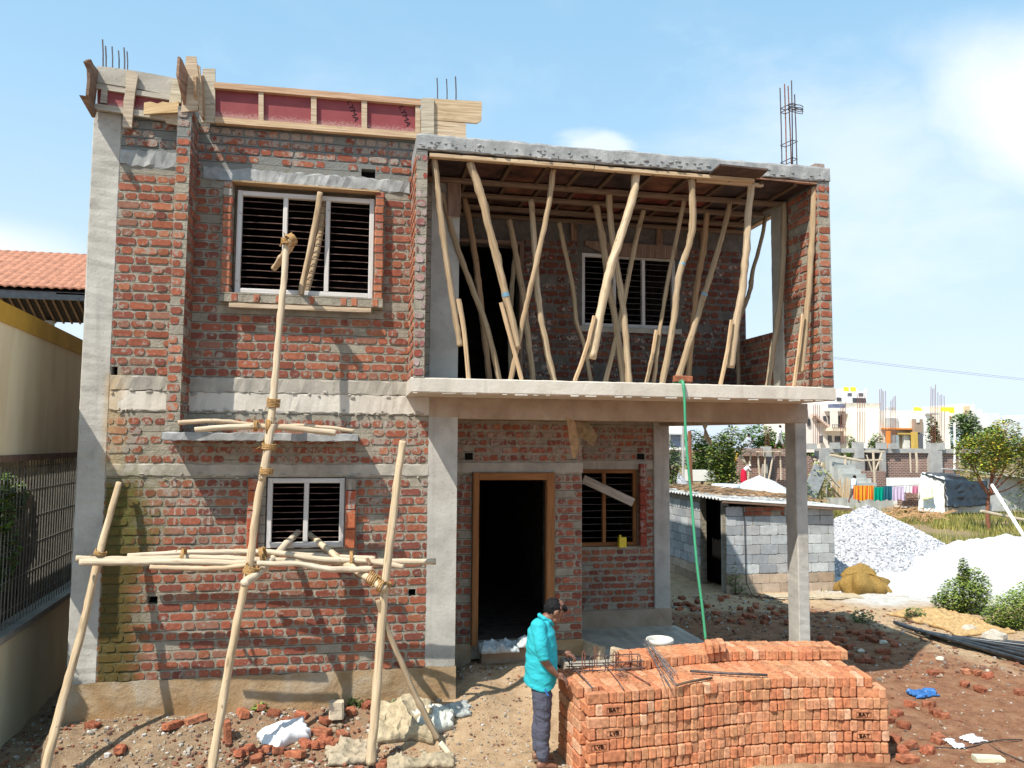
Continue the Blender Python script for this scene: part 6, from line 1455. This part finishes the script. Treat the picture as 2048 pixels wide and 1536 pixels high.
for i in range(10):
    z1 = P(1690, 912+i*8.5, Y=27).z; xa = P(1658+i*1.5, 950, Y=27).x; xb = P(1692+i*3.0, 950, Y=27).x; MBs.box((xa, 27-.28*i, 0), (xb, 27.3-.28*i, z1), (1.15, 1.2, 1.2) if i % 2 else (.95, 1, 1))
MBs.build('staircase', M['far_concrete'], UB)
def bars(px, n, y0, y1, sp, Y, parent=UB, mat='rebar_rust'):
    for i in range(n): fpole(px+i*sp+U(-.5, .5), y0+U(-4, 8), px+i*sp, y1, Y+.1*(i % 2), .014, 'starter_bar', mat, parent)
bars(1715, 5, 785, 886, 3.6, Y_); bars(1759, 5, 775, 888, 3, Y_); bars(1782, 4, 795, 890, 3, Y_); bars(1862, 4, 770, 888, 3, Y_); bars(1876, 4, 788, 888, 4, Y_); bars(1627, 4, 808, 888, 4, Y_); bars(1682, 4, 805, 886, 3, Y_); bars(1530, 3, 850, 893, 4, Y_)
SC2 = thing('pole_scaffold', P(1520, 960, Y=27), 'pole scaffold with plank platform on the far brick building left of the column', 'scaffold')
MB().bar(P(1468, 903, Y=27), P(1575, 903, Y=27), .8, .06, j=.05).build('platform', M['pole_pale'], SC2)
for a in ((1502, 905, 1495, 975), (1515, 905, 1522, 975), (1530, 905, 1528, 975), (1547, 905, 1534, 975), (1560, 905, 1562, 960), (1475, 910, 1500, 935), (1480, 905, 1498, 940)):
    fpole(*a, 26.8, .045, 'pole', 'pole_pale', SC2)
tag(fpole(1476, 905, 1450, 985, 26.2, .05, 'bamboo_ladder', 'yellow_paint'), 'yellow bamboo ladder leaning on the far scaffold platform', 'ladder')
SC3 = thing('pole_scaffold', P(1725, 975, Y=26), 'pole scaffold with a beam before the far staircase', 'scaffold')
for a, r in (((1660, 910, 1725, 922), .06), ((1690, 910, 1694, 1000), .06), ((1725, 921, 1765, 920), .04), ((1746, 903, 1750, 985), .06), ((1733, 910, 1744, 943), .04), ((1764, 905, 1750, 942), .04), ((1820, 905, 1822, 945), .04), ((1832, 905, 1834, 945), .06), ((1728, 903, 1770, 903), .035), ((1918, 908, 1919, 935), .04)):
    fpole(*a, 26.5, r, 'pole', 'pole_pale', SC3)
for i, (a, b_, c_, d_, lab) in enumerate(((1632, 918, 1617, 985, 'first'), (1638, 920, 1622, 990, 'second'), (1645, 925, 1628, 992, 'third'), (1628, 918, 1680, 975, 'fourth'), (1652, 940, 1634, 1000, 'fifth'))):
    tag(fpole(a, b_, c_, d_, 22, .05, 'pole', 'pole_pale'), '%s of the poles leaning together right of the slender column, from the left' % lab if i != 3 else 'long pole sloping down to the right across the leaning poles', 'pole', 'poles leaning right of the column')
fn = MB()
for i in range(26):
    px = 1655+i*1.7; h = U(28, 48); fn.tube([P(px, 995, Y=22.3), P(px+U(-3, 3), 995-h*U(.6, 1), Y=22.3)], .025, 4, random.choice([(1, 1, 1), (1.4, 1.3, 1.1)]))
tag(fn.build('stick_fence', M['pole_wood']), 'low fence of upright sticks left of the walking man', 'fence')
tag(MB().bar(P(1618, 990, Y=21.5), P(1642, 935, Y=21.8), .7, .02, (0, 1, 0), (.62, .64, .68)).build('metal_sheet', M['sheet_roof']), 'grey metal sheet propped against the leaning poles', 'sheet')
# concrete lamp post
tag(fpole(1909, 845, 1909, 950, 24, .05, 'lamp_post', 'white_wall'), 'slim white post before the far building at the right', 'post')
# clothes line
CLY = 23
tag(MB().tube([P(1700, 972, Y=CLY), P(1770, 973, Y=CLY), P(1838, 970, Y=CLY)], .012, 5).build('clothes_line', M['wire']), 'thin clothes line strung before the far building', 'line')
def washing(px0, px1, py0, py1, cols, label):
    def fn(u, v):
        p = P(px0+(px1-px0)*u, py0+(py1-py0)*v*(1+.05*math.sin(u*9+px0)), Y=CLY-.02-.05*math.sin(u*(px1-px0)*.9)*v); return p
    mb = MB(); nu = max(8, int((px1-px0)/1.5)); mb.grid(fn, nu, 6, cols[0], .01)
    for i in range(len(mb.c)):
        u = (i % (nu*6)) % nu; mb.c[i] = cols[(u*7//3+u) % len(cols)]
    return tag(mb.build('hanging_cloth', M['cloth']), label, 'laundry', 'laundry on the clothes line')
washing(1707, 1748, 971, 1000, [(.75, .10, .03), (.85, .45, .03), (.8, .3, .03), (.85, .5, .1)], 'orange and red striped cloth at the left of the clothes line')
washing(1748, 1767, 974, 1001, [(.0, .33, .22), (.0, .28, .20)], 'plain green cloth on the clothes line')
washing(1767, 1784, 972, 1000, [(.02, .09, .14), (.05, .2, .25)], 'dark teal patterned cloth on the clothes line')
washing(1784, 1810, 973, 1000, [(.62, .50, .66), (.66, .55, .7)], 'pale lilac cloth on the clothes line')
washing(1808, 1824, 971, 985, [(.85, .85, .85), (.8, .75, .78)], 'small white cloth on the clothes line')
washing(1823, 1836, 972, 987, [(.70, .25, .38), (.6, .2, .33)], 'pink cloth at the right end of the clothes line')
LBK = thing('brick_pile', P(1815, 1005, Y=23.3), 'low wall of reddish bricks under the pink laundry', 'bricks')
fb_(1806, 986, 1836, 1012, 23.3, .4, 'bricks', 'far_brick', LBK, (1, 1, 1))
# tarpaulin shelter
TS = thing('tarpaulin_shelter', P(1900, 1020, Y=23.5), 'low shelter of white block walls covered with white and black tarpaulin', 'shelter')
def q4(pts, nu, nv, amp, thick=.02, seed=0, col=(1, 1, 1)):
    a, b_, c_, d_ = [Vector(p) for p in pts]
    def fn(u, v):
        p = a.lerp(b_, u).lerp(d_.lerp(c_, u), v); k = amp*mn.noise(Vector((u*6+seed, v*4, seed))); return p+Vector((k*.5, -abs(k), k*.4))
    return MB().grid(fn, nu, nv, col, thick)
q4([P(1836, 1022, Y=22.5), P(1890, 1030, Y=22.3), P(1888, 955, Y=22.8), P(1842, 945, Y=23.2)], 24, 16, .16, seed=1).build('white_tarpaulin', M['tarp_white'], TS, smooth=True)
q4([P(1892, 1015, Y=22.2), P(1972, 1012, Y=22.4), P(1974, 962, Y=22.6), P(1888, 960, Y=22.6)], 24, 16, .18, seed=4).build('black_tarpaulin', M['tarp_black'], TS, smooth=True)
q4([P(1842, 945, Y=23.1), P(1888, 961, Y=22.6), P(1976, 963, Y=22.6), P(1900, 946, Y=26)], 20, 12, .08, seed=7).build('roof_sheet', M['tarp_black'], TS, smooth=True)
q4([P(1842, 1000, Y=22.3), P(1866, 996, Y=22.2), P(1862, 962, Y=22.6), P(1846, 965, Y=22.7)], 10, 8, .06, seed=9, col=(.9, .95, .45)).build('yellow_cloth', M['cloth'], TS, smooth=True)
fb_(1880, 1008, 1975, 1026, 22.7, .2, 'low_wall', 'tarp_white', TS); fb_(1845, 960, 1970, 1020, 23.0, 2.5, 'inner_box', 'tarp_white', TS)
LW = thing('block_wall', P(2010, 1000, Y=22.8), 'grey blockwork hut wall behind the reddish tree trunk', 'wall')
fb_(1974, 955, 2110, 1022, 23.2, .25, 'wall', 'far_concrete', LW, (1.2, 1.25, 1.3)); MB().bar(P(1897, 938, Y=24), P(2100, 962, Y=22.7), 1.6, .05).build('sheet_roof', M['sheet_roof'], LW)
tag(fpole(1984, 970, 2075, 1115, 16, .06, 'pole', 'white_wall', Y2=12.5), 'long white pole leaning down to the right at the photo edge', 'pole')
tag(fpole(1962, 1022, 2075, 1045, 15.5, .05, 'pole', 'pole_pale'), 'pale pole lying level across the reddish trunk', 'pole')
# ------------------------------------------------------------------ houses far behind
def far_house(name, label, parts, Y, loc=None):
    o = thing(name, P(*(loc or parts[0][:2]), Y=Y), label, 'building')
    for pt_ in parts:
        a, b_, c_, d_, off, dep, nm, mt = pt_[:8]; fb_(a, b_, c_, d_, Y+off, dep, nm, mt, o, *(pt_[8:]))
    return o
A = far_house('apartment_house', 'tall white house with curved balconies and a blank cream side wall', [
    (1612, 808, 1694, 905, 0, 10, 'walls', 'white_wall', (.92, .86, .84)), (1692, 809, 1760, 905, -.6, 10, 'side_wall', 'cream_wall'), (1690, 806, 1762, 809.5, -.8, 10, 'parapet', 'far_concrete', (1.2, 1.1, 1)),
    (1672, 783, 1733, 808, 1, 8, 'roof_room', 'white_wall'), (1706, 796, 1732, 806, .9, .2, 'window', 'window_dark'), (1674, 795, 1683, 802, .9, .2, 'window', 'window_dark'), (1683, 778, 1716, 783, 2, 5, 'roof_slab', 'white_wall'),
    (1664, 816, 1693, 822, -1.6, 2, 'balcony_roof', 'white_wall', (.9, .85, .8)), (1668, 808, 1690, 816, -1.2, 2, 'solar_roof', 'pv_blue'), (1663, 855, 1693, 862, -1.8, 2, 'balcony', 'cream_wall', (.9, .8, .72)), (1663, 822, 1676, 856, -1.6, .3, 'column', 'white_wall', (.85, .8, .75)),
    (1672, 832, 1682, 855, -.2, .3, 'window', 'window_dark'), (1658, 832, 1663, 848, -.2, .3, 'window', 'window_dark'), (1648, 832, 1653, 845, -.2, .3, 'window', 'window_dark'), (1683, 830, 1690, 855, -.2, .3, 'window', 'window_dark', (2, 2, 2)),
    (1658, 871, 1664, 888, -.2, .3, 'window', 'window_dark'), (1672, 872, 1681, 890, -.2, .3, 'window', 'window_dark'), (1616, 838, 1621, 852, -.2, .3, 'window', 'window_dark')], 75)
for i in range(10):
    fb_(1630+i*3.4, 828+i*3, 1634+i*3.4, 832+i*3, 74, .8, 'stair_step', 'cream_wall', A, (.8, .66, .62)) if i % 1 == 0 else None
def tank(px, py, wpx, hpx, Y, mat, label, name='water_tank'):
    r = wpx*(Y-CAM.y)/FPX/2; t = P(px, py, Y=Y); b_ = P(px, py+hpx, Y=Y); h = t.z-b_.z
    pts = [b_+Vector((0, 0, h*k)) for k in (0, .05, .45, .5, .55, .85, .95, 1)]; mb = MB().tube(pts, [r*.94, r, r, r*.93, r, r, r*.8, r*.3], 16)
    return tag(mb.build(name, M[mat], smooth=False), label, 'tank', 'rooftop water tanks')
tank(1692, 774, 12, 9, 77, 'tank_yellow', 'left yellow tank on the tall white house'); tank(1706, 774, 12, 9, 77, 'tank_yellow', 'right yellow tank on the tall white house')
tank(1732, 778, 8, 9, 77, 'plastic_white', 'white dish shaped tank on the tall white house')
for (a, b_, c_, d_) in ((1612, 820, 1616, 834), (1636, 833, 1640, 846), (1641, 871, 1646, 886), (1698, 786, 1704, 793), (1720, 786, 1727, 793)): fb_(a, b_, c_, d_, 74.4, .3, 'window', 'window_dark', A, (1.6, 1.6, 1.7))
for y0_ in (849, 882):
    for i in range(8): fb_(1665+i*3.6, y0_, 1665.7+i*3.6, y0_+7, 73, .06, 'railing_bar', 'window_dark', A, (2, 1.5, 1.4))
    fb_(1664, y0_, 1693, y0_+.8, 73, .08, 'rail', 'window_dark', A, (2, 1.5, 1.4))
B = far_house('modern_house', 'white modern house with brown panel, ochre pillar and orange trim', [
    (1760, 822, 1900, 905, 0, 10, 'walls', 'cream_wall'), (1840, 823, 1866, 900, -1.4, 3, 'bay', 'white_wall'), (1790, 836, 1832, 858, -.8, 2, 'balcony_front', 'white_wall'), (1776, 836, 1797, 856, -1, .5, 'lattice_screen', 'far_concrete', (1.2, 1.2, 1.2)),
    (1776, 856, 1828, 859, -1.2, 2, 'trim', 'orange_trim'), (1830, 838, 1846, 865, -1.6, .5, 'panel', 'brown_panel'), (1834, 838, 1839, 845, -1.7, .2, 'window', 'white_wall'), (1798, 866, 1846, 869, -1.2, 1, 'trim', 'ochre_trim'), (1828, 864, 1836, 898, -1.7, .5, 'pillar', 'ochre_trim'),
    (1836, 868, 1846, 900, -1.5, .3, 'window', 'window_dark', (2, 2, 2)), (1777, 862, 1782, 900, -1.2, .5, 'pillar', 'orange_trim'), (1783, 870, 1798, 900, -1, .3, 'glass_front', 'window_dark', (5, 6, 5.5)), (1822, 870, 1828, 900, -.9, .3, 'window', 'window_dark', (2, 2, 2)), (1808, 870, 1820, 898, -.9, .3, 'window', 'sheet_roof', (1.4, 1.4, 1.4)),
    (1853, 826, 1878, 829, -1.7, 1, 'trim', 'far_concrete', (1.3, 1.3, 1.3)), (1877, 826, 1918, 842, .5, 6, 'roof_room', 'cream_wall'), (1888, 832, 1902, 840, .3, .3, 'window', 'orange_trim', (.7, .8, .9)), (1868, 815, 1880, 823, 1, 3, 'roof_room', 'cream_wall', (1, .8, .7))], 68)
tank(1832, 814, 10, 9, 70, 'tank_yellow', 'left single yellow tank on the modern house'); tank(1838, 814.5, 9, 8, 71, 'tank_yellow', 'second yellow tank touching the left one on the modern house')
tank(1887, 814, 11, 13, 70, 'tank_yellow', 'first of three yellow tanks at the right of the modern house'); tank(1896, 814, 11, 13, 70.5, 'tank_yellow', 'middle of three yellow tanks at the right of the modern house'); tank(1904, 814, 10, 13, 71, 'tank_yellow', 'last of three yellow tanks at the right of the modern house')
tank(1775, 814, 9, 9, 70, 'far_concrete', 'left black tank on the modern house roof'); tank(1787, 814, 9, 9, 70, 'far_concrete', 'right black tank on the modern house roof')
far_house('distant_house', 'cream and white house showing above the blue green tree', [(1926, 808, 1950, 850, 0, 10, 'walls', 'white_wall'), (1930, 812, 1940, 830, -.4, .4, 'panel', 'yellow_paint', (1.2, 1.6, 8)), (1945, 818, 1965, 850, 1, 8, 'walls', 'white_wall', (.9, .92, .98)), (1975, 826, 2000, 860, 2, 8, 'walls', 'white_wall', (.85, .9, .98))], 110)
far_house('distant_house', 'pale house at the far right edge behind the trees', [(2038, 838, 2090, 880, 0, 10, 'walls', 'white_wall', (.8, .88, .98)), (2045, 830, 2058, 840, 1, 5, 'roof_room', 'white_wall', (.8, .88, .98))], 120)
far_house('white_building', 'white two storey building left of the trees under the porch beam', [(1322, 840, 1372, 930, 0, 10, 'walls', 'white_wall'), (1344, 868, 1361, 893, -.3, .3, 'window', 'window_dark', (2.5, 3, 3.5)), (1330, 866, 1374, 869, -1, 1.2, 'window_hood', 'white_wall', (.7, .75, .8)), (1332, 895, 1374, 900, -1.2, 1.5, 'balcony_slab', 'white_wall', (.9, .9, .9)), (1346, 904, 1358, 922, -.3, .3, 'window', 'window_dark')], 55)
tag(fpole(1366, 850, 1367, 980, 30, .07, 'utility_pole', 'far_concrete'), 'thin grey pole beside the white building', 'pole'); tag(fpole(1379, 862, 1383, 980, 29, .10, 'utility_pole', 'bark_red'), 'brown wooden pole right behind the green hose', 'pole')
fr_ = MB()
for i in range(0): pass
far_house('distant_house', 'low white compound wall behind the big tree', [(1370, 940, 1430, 962, 0, .4, 'wall', 'white_wall', (.9, .9, .88))], 34)
random.seed(31)
for i, px in enumerate(range(1575, 2080, 36)):
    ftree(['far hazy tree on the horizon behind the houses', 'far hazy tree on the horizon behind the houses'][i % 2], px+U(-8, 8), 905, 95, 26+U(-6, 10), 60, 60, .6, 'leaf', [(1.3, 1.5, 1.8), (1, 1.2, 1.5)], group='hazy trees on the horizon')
for (y0_, y1_, lab) in ((713, 757, 'upper overhead wire at the right'), (716, 760, 'lower overhead wire at the right')):
    tag(MB().tube([P(1600, y0_-7, Y=30), P(1800, (y0_*.62+y1_*.38)+1, Y=29), P(2100, y1_+6, Y=28)], .006, 4).build('overhead_wire', M['wire']), lab, 'wire')
g1 = [P(1680, 1200, Z=.01), P(1740, 1260, Z=.01)]
for (pts, lab) in (([(1700, 1505), (1780, 1510), (1850, 1500), (1930, 1500), (1990, 1488), (2045, 1478)], 'thin wire lying on the red soil at the bottom right'), ([(1960, 1486), (2000, 1505), (2048, 1528)], 'short wire crossing the bottom right corner'), ([(1480, 1182), (1540, 1205), (1620, 1218)], 'thin cable trailing from the shed over the dirt')):
    q_ = []
    for a, b_ in pts: p_ = P(a, b_, Z=0); q_.append(Vector((p_.x, p_.y, gfull(p_.x, p_.y)+.012)))
    tag(MB().tube(smooth_path(q_), .006, 5).build('wire', M['wire']), lab, 'wire')
for o in list(bpy.data.objects):
    if '_loc' in o: del o['_loc']
